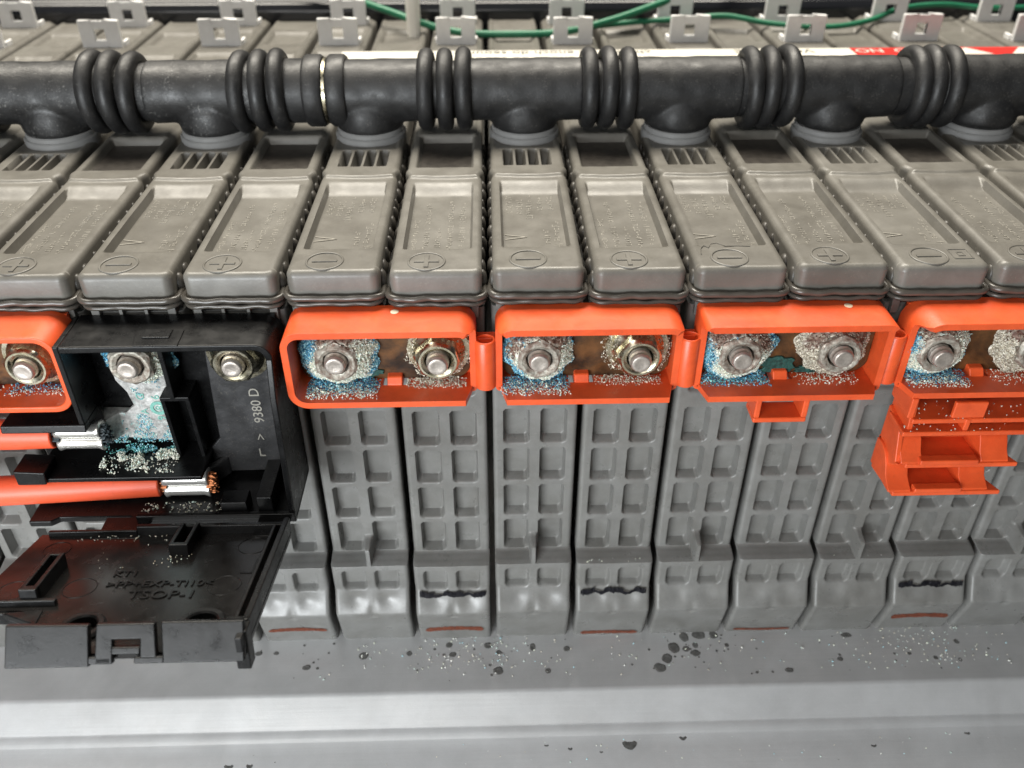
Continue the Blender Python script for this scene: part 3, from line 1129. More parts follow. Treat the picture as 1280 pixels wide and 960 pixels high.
for (k, typ, v, lab) in plan:
    src = (nut_clean if typ == 'c' else nut_old)[v]
    o = src if (typ, v) not in seen else copy_tree(src)
    seen.add((typ, v))
    o.location = ((20 * k - 90) * S, -4.3 * S, SZ * S)
    o['label'] = lab
    o.rotation_euler = (0, R(17 * k % 60), 0)

# ------------------------------------------------------------------ crystal crusts and crumbs
OCT_V = np.array([(1, 0, 0), (-1, 0, 0), (0, 1, 0), (0, -1, 0), (0, 0, 1), (0, 0, -1)], float)
OCT_F = np.array([(0, 2, 4), (2, 1, 4), (1, 3, 4), (3, 0, 4), (2, 0, 5), (1, 2, 5), (3, 1, 5), (0, 3, 5)])


def crystals(pos, size, cols, name, label, seed, cat="corrosion", elong=1.0, parent=None):
    g = np.random.default_rng(seed)
    n = len(pos)
    q = g.normal(size=(n, 4))
    q /= np.linalg.norm(q, axis=1)[:, None]
    w, x, y, z = q.T
    Rm = np.stack([np.stack([1 - 2 * (y * y + z * z), 2 * (x * y - z * w), 2 * (x * z + y * w)], -1),
                   np.stack([2 * (x * y + z * w), 1 - 2 * (x * x + z * z), 2 * (y * z - x * w)], -1),
                   np.stack([2 * (x * z - y * w), 2 * (y * z + x * w), 1 - 2 * (x * x + y * y)], -1)], 1)
    sc = size[:, None] * np.stack([g.uniform(.5, 1.0, n), g.uniform(.5, 1.0, n), g.uniform(.8, 1.2, n) * elong], -1)
    base = OCT_V[None] * (1 + g.uniform(-.3, .3, (n, 6, 1)))
    V = np.einsum('nij,nkj->nki', Rm, base * sc[:, None, :]) + pos[:, None, :]
    F = (OCT_F[None] + 6 * np.arange(n)[:, None, None]).reshape(-1, 3)
    C = np.repeat(cols, 6, axis=0)
    o = from_np(V.reshape(-1, 3), F, name, M['crust'], parent, smooth=False, cols=C)
    if parent is None:
        tag(o, label, cat, kind='stuff')
    else:
        tag(o, kind='stuff')
    return o


BLUE = np.array([(0.05, 0.24, 0.38), (0.16, 0.45, 0.60), (0.42, 0.70, 0.76), (0.02, 0.09, 0.16), (0.07, 0.29, 0.50), (0.25, 0.55, 0.62)])
PALE = np.array([(0.74, 0.78, 0.64), (0.82, 0.83, 0.76), (0.56, 0.68, 0.62), (0.64, 0.60, 0.50)])
GREEN = np.array([(0.10, 0.42, 0.38), (0.28, 0.60, 0.55), (0.05, 0.26, 0.24)])
CREAM = np.array([(0.66, 0.62, 0.50), (0.50, 0.46, 0.37), (0.76, 0.73, 0.64), (0.30, 0.26, 0.20)])
BROWN = np.array([(0.11, 0.05, 0.035), (0.20, 0.12, 0.09), (0.30, 0.24, 0.19)])


def pick(g, pal, n):
    c = pal[g.integers(0, len(pal), n)]
    return np.clip(c * g.uniform(.75, 1.25, (n, 1)), 0, 1)


def ring_crust(k, n, blue_side, amount, label, seed, out=7.4, cream=False, zmax=-9.2):
    """lumpy crust over washer and nut: a cone of salt with crystals growing on it; cream near the nut, blue outside"""
    g = np.random.default_rng(seed)
    cx = 20 * k - 90

    def outer(a):
        return out + .4 * np.sin(a * 3 + seed) + .35 * np.sin(a * 7 + 2 * seed) + .25 * np.sin(a * 13)

    def surf(a, f):
        """f 0 = nut top, 1 = foot"""
        r = 4.15 + (outer(a) - 4.15) * f ** .8
        y = -4.6 - (1.0 + 3.4 * amount) * (1 - f) ** 1.1
        return r, y

    def colour(a, f, m):
        w = f + .30 * np.cos(a - blue_side) + .22 * np.sin(a * 4 + seed) + g.normal(0, .13, m)
        bl = w > .54
        col = np.where(bl[:, None], pick(g, CREAM if cream else BLUE, m), pick(g, CREAM if cream else PALE, m))
        nb = np.sin(a) + .4 * np.sin(3 * a + seed) + g.normal(0, .2, m)
        br = (nb > .42) & (f < .62) & (f > .04)
        return np.where(br[:, None], pick(g, BROWN, m), col)
    if amount > .5:
        na, nf = 90, 16
        A, Fq = np.meshgrid(np.linspace(0, 2 * math.pi, na, endpoint=False), np.linspace(0, 1, nf), indexing='ij')
        a, f = A.ravel(), Fq.ravel()
        r, y = surf(a, f)
        m = np.array([mnoise.noise((p * math.cos(q), p * math.sin(q), seed)) for p, q in zip(r, a)])
        m2 = np.array([mnoise.noise((2.6 * p * math.cos(q), 2.6 * p * math.sin(q), seed)) for p, q in zip(r, a)])
        y = y - .55 * m - .35 * m2 + .3
        P = np.stack([cx + r * np.cos(a), y, np.minimum(SZ + r * np.sin(a), zmax)], -1)
        idx = np.arange(na * nf).reshape(na, nf)
        nx = np.roll(idx, -1, 0)
        Fc = np.stack([idx[:, :-1], nx[:, :-1], nx[:, 1:], idx[:, 1:]], -1).reshape(-1, 4)
        o = from_np(P, Fc, "salt_bed", M['crust'], None, angle=180, cols=colour(a, f, len(a)) * .92)
        bed = o
    n = int(n * 1.7)
    a = g.uniform(0, 2 * math.pi, n)
    f = g.uniform(0, 1, n) ** .8
    r, y = surf(a, f)
    nb = np.sin(a) + .4 * np.sin(3 * a + seed)
    keep = g.uniform(size=n) < np.where((nb > .42) & (f < .62), .35, 1.0)
    r, y, a, f = r[keep], y[keep], a[keep], f[keep]
    m = len(a)
    pos = np.stack([cx + (r + g.normal(0, .12, m)) * np.cos(a), y - g.uniform(-.15, .45, m), SZ + (r + g.normal(0, .12, m)) * np.sin(a)], -1)
    col = colour(a, f, m)
    ok = pos[:, 2] < zmax
    o = crystals(pos[ok], g.uniform(.05, .13, ok.sum()) + .14 * g.random(ok.sum()) ** 3, col[ok], "corrosion_crust", label, seed, elong=1.5)
    if amount > .5:
        bed.parent = o
        bed['kind'] = 'stuff'


ring_crust(3, 4200, math.pi * .85, 1, "blue and cream crust round the nut beside the black box", 3, out=7.9)
ring_crust(5, 3400, math.pi * 1.0, 1, "blue grey crust round the nut in the middle red cover", 5, out=7.5)
ring_crust(7, 4200, math.pi * .9, 1, "deep blue crust round the nut above the hanging loop", 7, out=7.9)
ring_crust(9, 3600, math.pi * 1.0, 1, "blue and cream crust round the nut above the hanging flaps", 9, out=7.6)
ring_crust(4, 500, 0, .3, "thin cream crust on the washer of the clean nut in the dotted cover", 14, out=7.0, cream=True)
ring_crust(6, 420, 0, .3, "thin cream crust on the washer of the clean nut in the plain cover", 16, out=7.0, cream=True)
ring_crust(8, 2400, 0, .8, "cream crust round the right nut of the looped cover", 18, out=7.3, cream=True)
ring_crust(10, 2400, 0, .8, "grey cream crust round the nut at the right edge", 20, out=7.4, cream=True)
ring_crust(1, 1600, math.pi * .8, .7, "pale teal crust round the nut inside the black terminal box", 21, out=7.0, zmax=-10.8)


def pile(x0, x1, n, label, seed, pals, y0=-11.3, y1=-4.2, z=CB + 1.36, h=1.6):
    g = np.random.default_rng(seed)
    n = int(n * 2.4)
    x = g.uniform(x0, x1, n)
    v = g.beta(1.3, 1.5, n)                       # 0 = back, 1 = front
    y = y1 + (y0 - y1) * v
    m = .55 + .45 * np.array([mnoise.noise((a * .35, b * .4, seed)) for a, b in zip(x, y)])
    e = np.minimum(sstep(x0, x0 + 2.5, x), sstep(x1, x1 - 2.5, x))
    keep = g.uniform(size=n) < (.25 + .75 * m * e) * np.where(v > .72, .55, 1)
    x, y, v, m, e = x[keep], y[keep], v[keep], m[keep], e[keep]
    k = len(x)
    zz = z + g.uniform(0, 1, k) * h * m * e * (1 - v) ** .7 + .12
    w = v + g.normal(0, .22, k)
    col = np.where((w < .62)[:, None], pick(g, pals[0], k), pick(g, pals[1], k))
    crystals(np.stack([x, y, zz], -1), g.uniform(.06, .15, k) + .16 * g.random(k) ** 3, col, "corrosion_debris", label, seed)


pile(-37.6, -22.2, 2100, "blue and white debris on the ledge left of the tongue, beside the black box", 31, (BLUE, PALE))
pile(-17.0, -4.5, 650, "cream debris on the ledge right of the tongue in the dotted cover", 32, (CREAM, CREAM), y0=-8, h=.7)
pile(2.4, 16.6, 1500, "grey blue debris on the ledge of the middle red cover, left half", 33, (BLUE, PALE), y0=-11)
pile(21.6, 35.5, 380, "sparse cream debris on the ledge of the middle red cover, right half", 34, (CREAM, CREAM), y0=-8, h=.5)
pile(43.2, 57.6, 1300, "dark blue debris on the ledge above the hanging loop", 35, (BLUE, np.vstack([BLUE, GREEN])), y0=-9, h=2.2)
pile(63, 76, 260, "sparse cream debris on the right of the looped cover", 36, (CREAM, PALE), y0=-9, h=.5)
pile(85.5, 98.8, 1300, "white blue debris on the ledge above the hanging flaps", 37, (BLUE, PALE), y0=-10.5)
pile(103.5, 118, 240, "sparse cream crumbs at the right edge ledge", 38, (CREAM, PALE), y0=-10, h=.5)
pile(-112, -98.5, 90, "a few cream crumbs on the ledge of the left edge cover", 39, (CREAM, PALE), y0=-8, h=.4)
pile(-97.5, -84.2, 330, "blue and cream crumbs on the ledge of the left edge cover", 40, (BLUE, PALE), y0=-8.5, h=.8)

# green verdigris film patches beside the crust of the looped cover
for (x, z, a, b, sd) in ((59.6, -21.3, 3.6, 2.0, 1), (66.0, -22.4, 2.6, .9, 2), (-24.0, -21.6, 2.4, 1.1, 3)):
    bm = bmesh.new()
    pts = []
    for i in range(22):
        t = 2 * math.pi * i / 22
        rr = 1 + .55 * mnoise.noise((math.cos(t) * 2.4, math.sin(t) * 2.4, sd))
        pts.append((x + a * rr * math.cos(t), z + b * rr * math.sin(t)))
    prism(bm, pts, -4.75, -4.15, 'y')
    tag(finish(bm, "verdigris_patch", mat("verdigris", (0.012, 0.060, 0.050), .6, var=.6, vscale=600, bump=.9, bscale=1500), bevel=.2),
        {1: "dark green verdigris patch on the copper right of the deep blue crust", 2: "dark green patch under the pale nut of the looped cover",
         3: "dark green film under the blue crust beside the black box"}[sd], "corrosion")

# ------------------------------------------------------------------ black terminal box
tb = thing("terminal_box", "open black plastic terminal box with its lid folded down toward the camera", "terminal box", (-61, 0, -50))


def B(bm, name, m=None, parent=None, **kw):
    bm.transform(Matrix.Translation((61, 0, 50)))
    return finish(bm, name, m or M['black'], parent or tb, **kw)


XL, XR = -80.6, -41.0
arc_o = [(XR - 3.4 + 3.4 * math.sin(R(9 * i)), -12.4 + 3.4 * math.cos(R(9 * i))) for i in range(11)]
arc_i = [(XR - 3.4 + 2.0 * math.sin(R(9 * i)), -12.4 + 2.0 * math.cos(R(9 * i))) for i in range(11)]
bm = bmesh.new()          # top wall, rolled over into the right wall
prism(bm, [(XL, -10.4), (XL, -9.0)] + arc_o + arc_i[::-1], -13.2, -1.4, 'y')
B(bm, "top_wall", bevel=.35, seg=3)
bm = bmesh.new()
prism(bm, [(-66.5, -13.35), (-67.6, -8.0), (-60, -7.4), (-58.4, -7.6), (-58.2, -13.35)], -9.02, -8.75, 'z')
box(bm, -65.6, -60.4, -10.8, -7.8, -8.9, -8.45)
B(bm, "latch_pad", bevel=.12)
bm = bmesh.new()
box(bm, XL - 1.2, XL, -13.0, -1.4, -27.5, -9.05)
prism(bm, [(-13.0, -27.5), (-1.4, -27.5), (-1.4, -29.2), (-13.4, -29.2)], -97.5, XL, 'x')
B(bm, "left_wall", bevel=.3)
bm = bmesh.new()
prism(bm, [(-1.4, -12.2), (-13.4, -12.2), (-15.6, -20), (-18.0, -46.5), (-17.2, -50), (-1.4, -50)], XR - 1.3, XR, 'x')
B(bm, "right_wall", bevel=.3)
bm = bmesh.new()
box(bm, XL, XR - 1.3, -2.4, -1.2, -50, -9.1)
box(bm, -97, XL, -2.5, -1.3, -50, -29)
B(bm, "back_wall")
bm = bmesh.new()
prism(bm, [(-96.5, -1.5), (XR, -1.5), (XR, -18.0), (-74, -18.0), (-76, -16.8), (-90.5, -16.8), (-92, -18), (-96.5, -18)], -50.4, -48.9, 'z')
prism(bm, [(-74, -18.4), (XR, -18.4), (XR, -17.2), (-74, -17.2)], -49, -47.6, 'z')
B(bm, "floor_wall", bevel=.3)
bm = bmesh.new()
box(bm, -94.5, -60.0, -14.2, -2, -41.6, -40.5)
B(bm, "cable_shelf", bevel=.25)
bm = bmesh.new()
prism(bm, [(-97.5, -41.5), (-91.6, -41.5), (-91.2, -38.3), (-97.5, -37.8)], -15.0, -9, 'y')
B(bm, "cable_bracket", bevel=.3)
# divider: an open channel
bm = bmesh.new()
for (x0, x1) in ((-66.6, -65.7), (-61.6, -60.7)):
    prism(bm, [(-2, -24.5), (-8.5, -24.5), (-7.4, -46.5), (-2, -46.5)], x0, x1, 'x')
box(bm, -66.6, -60.7, -8.6, -2, -25.3, -24.3)
box(bm, -64.3, -63.3, -9.0, -2, -24.4, -10.3)
B(bm, "divider", bevel=.2)
for x0, x1 in ((-80.4, -71.0), (-48.6, -42.0)):
    bm = bmesh.new()
    prism(bm, [(-17.4, -49.6), (-22.2, -49.4), (-24.6, -48.6), (-24.6, -47.6), (-22, -48.5), (-17.4, -48.6)], x0, x1, 'x')
    B(bm, "hinge_strap", bevel=.2)
bm = bmesh.new()
box(bm, -56.5, -51.0, -17.0, -13, -48.8, -45.5)
box(bm, -48.8, -45.6, -17.0, -3, -48.9, -44.2)
B(bm, "floor_block", bevel=.25)

# the lid, built flat in its own frame (u across, v away from the hinge, w up) and then tilted
LT = R(13)
MU = Matrix(((1, 0, 0, 0), (0, -math.cos(LT), math.sin(LT), -22.6), (0, math.sin(LT), math.cos(LT), -48.2), (0, 0, 0, 1)))
lid = bpy.data.objects.new("box_lid", None)
COL.objects.link(lid)
lid.parent = tb


def LBM(bm, name, m=None, **kw):
    bm.transform(MU)
    bm.transform(Matrix.Translation((61, 0, 50)))
    bmesh.ops.recalc_face_normals(bm, faces=bm.faces[:])
    return finish(bm, name, m or M['black'], lid, **kw)


# plate with two round openings near the flange: ring of faces via bridging outline and circles
def plate_with_holes(outline, holes, z0, z1):
    bm = bmesh.new()
    def lay(z):
        es = []
        for loop in [outline] + [[(cx + r * math.cos(2 * math.pi * i / 28), cy + r * math.sin(2 * math.pi * i / 28)) for i in range(28)] for (cx, cy, r) in holes]:
            vs = [bm.verts.new((p[0], p[1], z)) for p in loop]
            es += [bm.edges.new((vs[i], vs[(i + 1) % len(vs)])) for i in range(len(vs))]
        bmesh.ops.triangle_fill(bm, edges=es, use_beauty=True)
        return es
    lay(z0)
    r = bmesh.ops.extrude_face_region(bm, geom=bm.faces[:])
    for v in [g for g in r['geom'] if isinstance(g, bmesh.types.BMVert)]:
        v.co.z = z1
    bmesh.ops.recalc_face_normals(bm, faces=bm.faces[:])
    return bm


out = [(-91.5, 0), (-41.0, 0), (-41.0, 37), (-79.6, 37), (-79.6, 26.0), (-84, 25.0), (-92.5, 25.0), (-94, 23)]
LBM(plate_with_holes(out, [(-70.6, 30.6, 2.6), (-50.2, 30.4, 2.8)], -1.2, 0), "plate", M['black_gloss'], smooth=True, angle=20)
for cx, cy, r in ((-70.6, 30.6, 2.6), (-50.2, 30.4, 2.8)):
    bm = bmesh.new()
    lathe(bm, [(-1.3, r + 1.5), (.5, r + 1.5), (.9, r + 1.1), (.9, r + .3), (.6, r), (-1.5, r)], 32, (cx, cy, 0), 'z')
    for f in [f for f in bm.faces if len(f.verts) > 4]:
        bm.faces.remove(f)
    LBM(bm, "boss", angle=40)
    bm = bmesh.new()
    lathe(bm, [(-1.7, 0), (-1.7, r + .4), (-1.4, r + .4), (-1.4, 0)], 24, (cx, cy, 0), 'z')
    LBM(bm, "boss_cap")
bm = bmesh.new()              # front flange in three pieces with a notched catch between
fl = Matrix.Translation((0, 37.0, -.5)) @ Matrix.Scale(.88, 4, (0, 0, 1)) @ Matrix.Rotation(R(24), 4, 'X')
for poly in ([(-80.0, -1.6), (-66.2, -1.6), (-66.4, 6.0), (-80.0, 6.2)],
             [(-54.2, -1.2), (-40.8, -1.2), (-41.0, 6.3), (-54.6, 6.3)],
             [(-65.4, -1.2), (-62.4, -1.2), (-62.4, 3.2), (-58.0, 3.2), (-58.0, -.2), (-55.2, -.2), (-55.6, 6.1), (-65.2, 6.1)],
             [(-66.5, -1.2), (-62.6, -1.2), (-62.6, .2), (-66.5, .2)], [(-59.0, -1.2), (-54.0, -1.2), (-54.0, .1), (-59.0, .1)],
             [(-62.7, 0.5), (-57.9, 0.5), (-57.9, 1.9), (-62.7, 1.9)]):
    prism(bm, poly, 0, 1.3, 'y', fl)
LBM(bm, "flange", bevel=.3, seg=2)
bm = bmesh.new()
box(bm, -42.2, -41.0, 0, 38, -.6, 3.2)
box(bm, -44.2, -43.4, 1.5, 32, -.6, 2.4)
box(bm, -72, -41.6, -.4, .8, -.6, 2.0)
box(bm, -90, -72, -.3, .6, -.6, 1.0)
box(bm, -45.0, -41.0, 32.5, 33.6, -.6, 3.6)
box(bm, -43.0, -40.6, 33.5, 36.4, -4.5, 3.4)
LBM(bm, "rim", bevel=.25)
bm = bmesh.new()
mm = Matrix.Translation((-83.0, 22.6, 0)) @ Matrix.Rotation(R(0), 4, 'Z')
for (a, b, c, d, e, f) in ((-1.6, -.7, -11, 0, -.3, 3.0), (.7, 1.6, -11, 0, -.3, 3.0), (-1.6, 1.6, -.9, .5, -.3, 3.0), (-1.6, 1.6, -11.5, -10.7, -.3, 3.0),
                           (-5.4, 5.0, .3, 1.3, -.3, 1.2)):
    box(bm, a, b, c, d, e, f, mm)
LBM(bm, "slot_guide", bevel=.22)
bm = bmesh.new()
mm = Matrix.Translation((-61.0, 8.0, 0))
for (a, b, c, d, e, f) in ((-1.9, -1.0, -7.6, 0, -.3, 2.6), (1.0, 1.9, -7.6, 0, -.3, 2.6), (-1.9, 1.9, -.4, .6, -.3, 2.6)):
    box(bm, a, b, c, d, e, f, mm)
LBM(bm, "slot_guide", bevel=.22)
bm = bmesh.new()
prism(bm, [(-86.5, 26), (-79.6, 25.2), (-78, 37), (-79.6, 37), (-80.0, 29)], -1.0, .3, 'z')
box(bm, -91.2, -81, 24.6, 25.6, -2.6, -.2)
LBM(bm, "corner_web", bevel=.25)
for cx, cy, r in ((-86, 5.5, 2.6), (-88, 19.0, 2.9), (-76, 18.6, 3.0), (-47.4, 5.5, 2.9), (-49.5, 18.6, 3.0)):
    bm = bmesh.new()
    prof = [(0.0 + .1 * math.sin(2 * math.pi * i / 6), r + .1 * math.cos(2 * math.pi * i / 6)) for i in range(6)]
    lathe(bm, prof, 32, (cx, cy, 0), 'z', closed=True)
    LBM(bm, "ejector_ring")
for txt, sz, ux, vv in ((">PP+EXP-TI10<", 2.6, -61.5, 18.0), ("TSOP-1", 3.4, -60.0, 21.4), ("KT1", 2.4, -69, 14.6)):
    bm = text_bm(txt, sz, .2)
    bm.transform(Matrix.Translation((ux, vv, .05)) @ Matrix.Scale(-1, 4, (0, 1, 0)) @ Matrix.Scale(1.15, 4, (1, 0, 0)))
    LBM(bm, "molded_text")
bm = bmesh.new()
box(bm, -47.6, -45.4, 14.6, 15.0, -.1, .15)
box(bm, -45.6, -45.2, 10.2, 15.0, -.1, .15)
LBM(bm, "arrow_mark")

# ------------------------------------------------------------------ the two cables with their terminal plates
def make_cable(label, pts, rad, plate_outline, plate_mat, strand_mat, fx0, fx1, fy, fz, letters, plate_y, barrel_mat):
    t = thing("power_cable", label, "cable", (fx0, fy, fz), group="orange power cables into the black box")
    off = Matrix.Translation((-fx0, -fy, -fz))

    def F(bm, name, m, **kw):
        bm.transform(off)
        return finish(bm, name, m, t, **kw)
    bm = bmesh.new()
    P = spline(pts, 8)
    tube(bm, P, [rad * (1.10 - .22 * (i_ / (len(P) - 1)) ** 2) for i_ in range(len(P))], 28)
    F(bm, "sheath", M['cable'], bevel=.4, angle=50)
    # two-lobed crimp barrel
    n = 64
    bm = bmesh.new()
    rings = []
    for (x, k) in ((fx0 - .3, .98), (fx0, 1.12), (fx0 + 1.0, 1.0), (fx1 - 1.2, 1.0), (fx1 - .2, 1.14), (fx1, 1.05), (fx1, .8), (fx0, .8)):
        ring = []
        for i in range(n):
            a = 2 * math.pi * i / n
            # two round lobes one above the other
            sa, ca = math.sin(a), math.cos(a)
            rad_ = 1.42 * abs(sa) + math.sqrt(1.58 ** 2 - (1.42 * ca) ** 2)
            ring.append(bm.verts.new((x, fy + 1.2 * rad_ * ca * k, fz + rad_ * sa * k)))
        rings.append(ring)
    for A, Bq in zip(rings, rings[1:]):
        for i in range(n):
            bm.faces.new([A[i], A[(i + 1) % n], Bq[(i + 1) % n], Bq[i]])
    bmesh.ops.recalc_face_normals(bm, faces=bm.faces[:])
    F(bm, "crimp_barrel", barrel_mat, angle=75)
    # strands
    gr = random.Random(int(fx0))
    bm = bmesh.new()
    for i in range(70):
        a, rr = gr.uniform(0, 2 * math.pi), math.sqrt(gr.random())
        y0, z0 = fy + 1.6 * rr * math.cos(a), fz + 2.4 * rr * math.sin(a)
        x2 = fx1 + gr.uniform(.5, 1.5)
        tube(bm, [(fx1 - .6, y0, z0), ((fx1 + x2) / 2, y0 + gr.uniform(-.2, .2), z0 + gr.uniform(-.2, .2)), (x2, y0 + gr.uniform(-.3, .3), z0 + gr.uniform(-.5, .5))], .22, 5)
    for i in range(36):
        a, rr = gr.uniform(0, 2 * math.pi), math.sqrt(gr.random())
        y0, z0 = fy + 1.7 * rr * math.cos(a), fz + 2.5 * rr * math.sin(a)
        tube(bm, [(fx0 - 1.8, y0, z0), (fx0 + .4, y0, z0)], .24, 5)
    tag(F(bm, "wire_strand", strand_mat), kind='stuff')
    bm = bmesh.new()
    prism(bm, plate_outline, plate_y - 1.4, plate_y, 'y')
    F(bm, "terminal_plate", plate_mat, bevel=.3)
    for (txt, size, x, z, rot, m) in letters:
        bm = text_bm(txt, size, .1)
        bm.transform(Matrix.Translation((x, plate_y - 1.42, z)) @ Matrix.Rotation(R(90), 4, 'X') @ Matrix.Rotation(R(rot), 4, 'Z'))
        F(bm, "stamped_text", m)
    return t, F


def circ(cx, cz, r, a0, a1, n=14):
    return [(cx + r * math.cos(R(a0 + (a1 - a0) * i / n)), cz + r * math.sin(R(a0 + (a1 - a0) * i / n))) for i in range(n + 1)]


pl1 = circ(-70, SZ, 6.8, -20, 200) + [(-76.2, -22.5), (-74.6, -25.5), (-74.0, -29), (-76.4, -31.0), (-80.6, -31.4), (-81.0, -37.0), (-66.9, -38.6), (-66.0, -36), (-66.2, -24)]
pl2 = circ(-50, SZ, 6.8, 0, 180) + [(-57.4, -26), (-58.0, -38), (-60.6, -41.0), (-60.6, -46.0), (-57, -47.4), (-46.0, -47.2), (-44.4, -44.6), (-43.4, -26)]
zd = mat("stamped_letter_edge", (0.45, 0.43, 0.38), .4, .6)
gd = mat("teal_letter_edge", (0.18, 0.42, 0.36), .5, .2, var=.3, vscale=600)
c1, FC1 = make_cable("orange power cable with the crusted teal terminal plate, upper of the two", [(-190, -8.8, -30.6), (-150, -8.8, -31.0), (-118, -9.0, -31.8), (-100, -9.2, -32.5), (-89.3, -9.3, -32.6)], 3.3,
                     pl1, M['corplate'], M['black_strand'], -88.4, -79.4, -9.6, -32.7,
                     [("D", 2.4, -72.2, -26.6, -90, gd), ("9", 2.4, -69.2, -26.8, -90, gd), ("8", 2.2, -69.0, -29.6, -90, gd), ("6", 2.4, -69.0, -32.2, -90, gd), ("A", 2.2, -72.0, -30.4, 90, gd)], -3.4, M['tin'])
c2, FC2 = make_cable("orange power cable with the dark stamped terminal plate, lower of the two", [(-190, -16, -44.4), (-150, -14.8, -44.6), (-118, -13.4, -44.8), (-90, -11.6, -45.3), (-70.4, -10.4, -45.6)], 3.15,
                     pl2, M['darkplate'], M['copper'], -69.4, -60.0, -10.2, -45.6,
                     [("9380 D", 3.0, -48.6, -29.4, 90, zd), ("V", 2.4, -49.2, -37.6, 180, zd), ("L", 3.0, -49.6, -42.2, 0, zd)], -3.4, M['tin_lit'])
bm = bmesh.new()
lathe(bm, [(0, 1.0), (0, 1.7), (-.25, 1.7), (-.25, 1.0)], 24, (-69.0, -4.75, -29.6), 'y', closed=True)
FC1(bm, "stamped_ring", gd)
# neck from plate 1/2 into the barrels
bm = bmesh.new()
prism(bm, [(-82.2, -2.2), (-79.5, -7.6), (-77.5, -4.8), (-74.5, -4.6), (-74.5, -2.6)], -36.4, -30.8, 'z')
FC1(bm, "plate_neck", M['corplate'], bevel=.4)
bm = bmesh.new()
prism(bm, [(-61.6, -7.5), (-60.4, -9.0), (-57, -5.0), (-57, -3.6)], -47.8, -43.2, 'z')
FC2(bm, "plate_neck", M['darkplate'], bevel=.4)

g = np.random.default_rng(77)
n = 5200
x = g.uniform(-82, -66.0, n)
d = g.beta(1.2, 1.6, n)                       # 0 at the plate, 1 at the shelf edge
y = -4.8 - 8.4 * d
msk = np.array([mnoise.noise((a_ * .33, b_ * .33, 4.0)) + .5 * mnoise.noise((a_ * .9, b_ * .9, 9.0)) for a_, b_ in zip(x, y)])
keep = (msk > -.12 + .35 * d) | (g.random(n) < .05)
x, y, d, msk = x[keep], y[keep], d[keep], msk[keep]
n = len(x)
z = -40.4 + .12 + g.uniform(0, 1, n) ** 2 * np.clip(2.2 * (1 - d) * (msk + .4), 0, 2.2)
crystals(np.stack([x, y, z], -1), g.uniform(.08, .27, n), np.where((d < .22)[:, None], pick(g, np.vstack([GREEN, BLUE[1:3]]), n), pick(g, np.vstack([PALE, CREAM[2:3]]), n)),
         "corrosion_debris", "cream and teal crumbs at the foot of the crusted plate in the black box", 78)
n = 3200
x = g.uniform(-80.5, -66.4, n)
z = g.uniform(-38.6, -24, n)
msk = np.array([mnoise.noise((a_ * .28, b_ * .28, 14.0)) + .6 * mnoise.noise((a_ * .8, b_ * .8, 19.0)) for a_, b_ in zip(x, z)])
low = sstep(-27, -37.5, z)
keep = (msk + .55 * low > .42) & ((x > -73.6) | (z < -31.6))
x, z = x[keep], z[keep]
n = len(x)
crystals(np.stack([x, np.full(n, -4.86), z], -1), g.uniform(.07, .26, n), pick(g, np.array([(0.16, .40, .52), (.28, .56, .60), (.2, .46, .42), (.48, .56, .52), (.10, .26, .34)]), n),
         "corrosion_crust", "light blue bloom on the lower part of the crusted plate", 79)
n = 110
crystals(np.stack([g.uniform(-74, -56, n), g.uniform(-16.8, -13, n), np.full(n, -48.7)], -1), g.uniform(.12, .34, n), pick(g, np.vstack([PALE, CREAM]), n),
         "corrosion_debris", "scattered cream crumbs on the floor of the black box below the clean crimp", 80)
n = 70
u, v = np.concatenate([g.uniform(-84, -60, n - 20), g.normal(-62, 1.6, 20)]), np.concatenate([np.where(g.random(n - 20) < .75, g.uniform(.9, 3.2, n - 20), g.uniform(3, 13, n - 20)), g.normal(9.8, .9, 20)])
pts = np.array([MU @ Vector((a_, b_, .15)) for a_, b_ in zip(u, v)])
crystals(pts, g.uniform(.10, .24, n), pick(g, np.vstack([PALE, CREAM]), n), "corrosion_debris", "pale specks scattered over the folded down black lid", 81)

# ------------------------------------------------------------------ spots and crumbs on the tray
def tray_z(y):
    return -106.6 if y > -19.5 else -112.9 - (-30.2 - y) * .272


drops = [(46.5, -9.0, 1.9, 1.7), (49.8, -5.6, 1.5, 1.6), (53.8, -5.2, 2.2, 1.3), (44.2, -12.2, 1.7, 1.4), (42.0, -15.0, 2.0, 1.4), (57.6, -5.2, 1.4, 1.2), (51.8, -10.8, 1.7, 1.0),
         (52.2, -8.4, 1.0, .9), (49.6, -9.4, 1.3, .9), (60.4, -8.6, .8, .6), (18.8, -8.6, 1.1, .9), (1.0, -14.8, 1.7, 1.2), (1.2, -9.4, 1.0, .9), (10.0, -7.8, 1.0, 1.2), (-1.6, -7.0, 1.3, 1.0), (-11.6, -6.6, 1.2, .9),
         (-33.4, -9.4, 1.5, 1.1), (-21.8, -9.0, 1.0, .8), (-10.6, -9.6, 1.2, .8), (13.6, -15.2, 1.0, .8), (74.5, -16.6, 1.4, .7), (88.4, -13.6, 1.0, .7), (119, -14.6, .8, .7), (113, -13.8, .9, .7),
         (106.8, -12.4, .8, .5), (33.2, -39.8, 2.3, 2.5), (46.5, -39.0, 1.6, 1.2), (93.4, -42.0, 1.2, .8), (117.6, -39.6, 1.2, .9), (12.6, -40.2, .9, .7), (18.4, -41.0, .9, .8),
         (26.0, -42.0, .7, .6), (-64.6, -43.0, 1.7, 1.4), (-59.6, -43.0, 1.1, 1.3), (-53.5, -42.6, .4, .4), (-60.5, -8.0, 1.3, .7), (-56, -8.0, .9, .6), (-47.5, -12.6, 1.4, .8), (92.5, -6.2, 1.8, .8), (120.5, -9.0, 1.0, .8)]
bm = bmesh.new()
dr = random.Random(8)
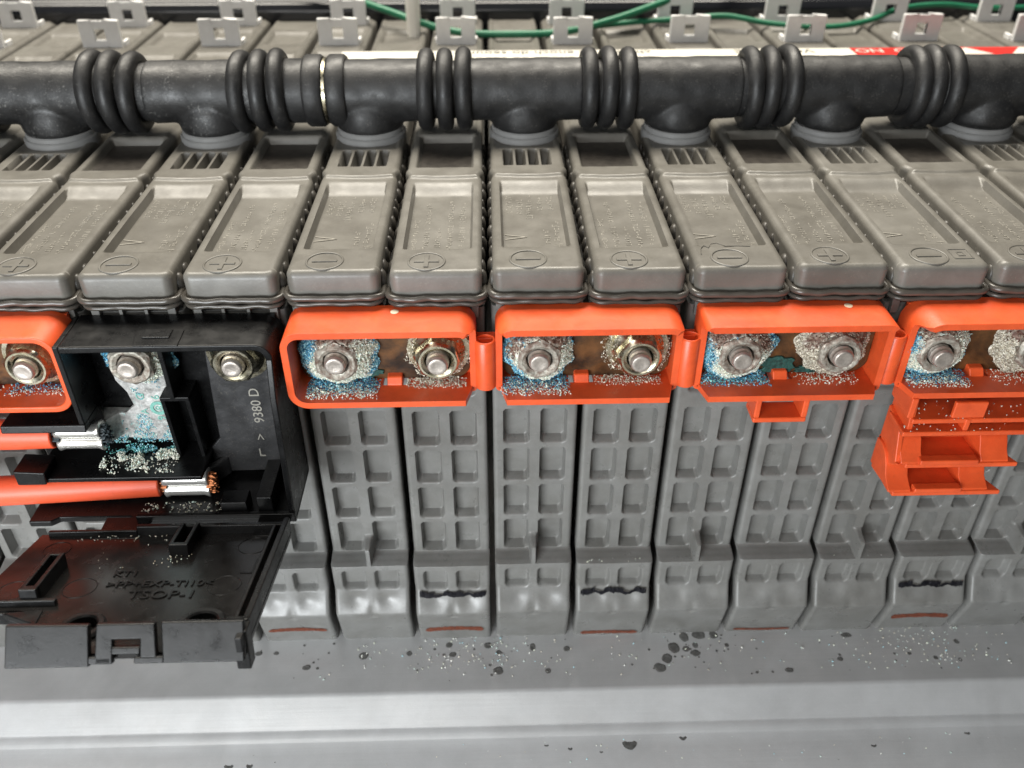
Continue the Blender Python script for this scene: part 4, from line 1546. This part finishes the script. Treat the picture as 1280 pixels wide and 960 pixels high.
for (x, y, a, b) in drops:
    if y < -30:
        x, y = x * .98, y + 9.0
    a, b = a * .62, b * .8
    zb = tray_z(y)
    rings = []
    for rr, h in ((1.25, .015), (1.0, .05), (.85, .09), (.68, .08), (.45, .035), (.2, .04)):
        ring = []
        for i in range(18):
            t_ = 2 * math.pi * i / 18
            w = 1 + .22 * mnoise.noise((math.cos(t_) * 1.2 + x, math.sin(t_) * 1.2 + y, 0))
            ring.append(bm.verts.new((x + a * rr * w * math.cos(t_), y + b * rr * w * math.sin(t_), zb + h)))
        rings.append(ring)
    for A, Bq in zip(rings, rings[1:]):
        for i in range(18):
            bm.faces.new([A[i], A[(i + 1) % 18], Bq[(i + 1) % 18], Bq[i]])
    bm.faces.new(rings[-1])
for i in range(110):
    cxy = dr.choice(drops)
    x, y = cxy[0] + dr.gauss(0, 6), cxy[1] + dr.gauss(0, 3)
    if y < -36:
        y += 9
    y = min(y, -3.6)
    if -31 < y < -19:
        y = -31.5 if y < -26 else -17
    rr = .12 + .3 * dr.random() ** 2
    zb = tray_z(y)
    pts = [(x + rr * math.cos(2 * math.pi * q / 7), y + rr * math.sin(2 * math.pi * q / 7)) for q in range(7)]
    prism(bm, pts, zb, zb + .05, 'z')
bmesh.ops.recalc_face_normals(bm, faces=bm.faces[:])
tag(finish(bm, "dried_droplets", M['droplet'], angle=70), "dark dried electrolyte spots on the silver tray", "stains", kind='stuff')
n = 420
x = np.concatenate([g.uniform(-45, 130, 200), g.normal(-4, 9, 90), g.normal(112, 10, 130)])
y = np.concatenate([g.uniform(-17, -4, 150), g.uniform(-36, -30.5, 50), g.uniform(-14, -4, 90), g.uniform(-16, -4, 130)])
z = np.array([tray_z(v) for v in y]) + .12
crystals(np.stack([x, y, z], -1), g.uniform(.10, .30, n), pick(g, np.vstack([PALE, PALE, BLUE[2:3]]), n), "corrosion_crumbs", "tiny white and pale blue crumbs on the silver tray", 90)
# crumbs on the shelves of the module fronts
n = 150
kk = g.choice([3, 4, 5, 6, 9, 10], n)
crystals(np.stack([20 * kk - 90 + g.uniform(-7, 7, n), g.uniform(-4.0, -.6, n), np.full(n, -79.4)], -1), g.uniform(.10, .26, n), pick(g, PALE, n),
         "corrosion_crumbs", "white crumbs lying on the small shelves of the module fronts", 91)
# crumbs on flaps of the right cover
n = 90
crystals(np.stack([g.uniform(86, 112, n), g.uniform(-13.4, -7, n), np.where(g.random(n) < .6, CB - 4.5, CB - 7.5)], -1), g.uniform(.10, .28, n), pick(g, np.vstack([CREAM, PALE]), n),
         "corrosion_crumbs", "cream crumbs on the folded flaps under the right edge cover", 92)
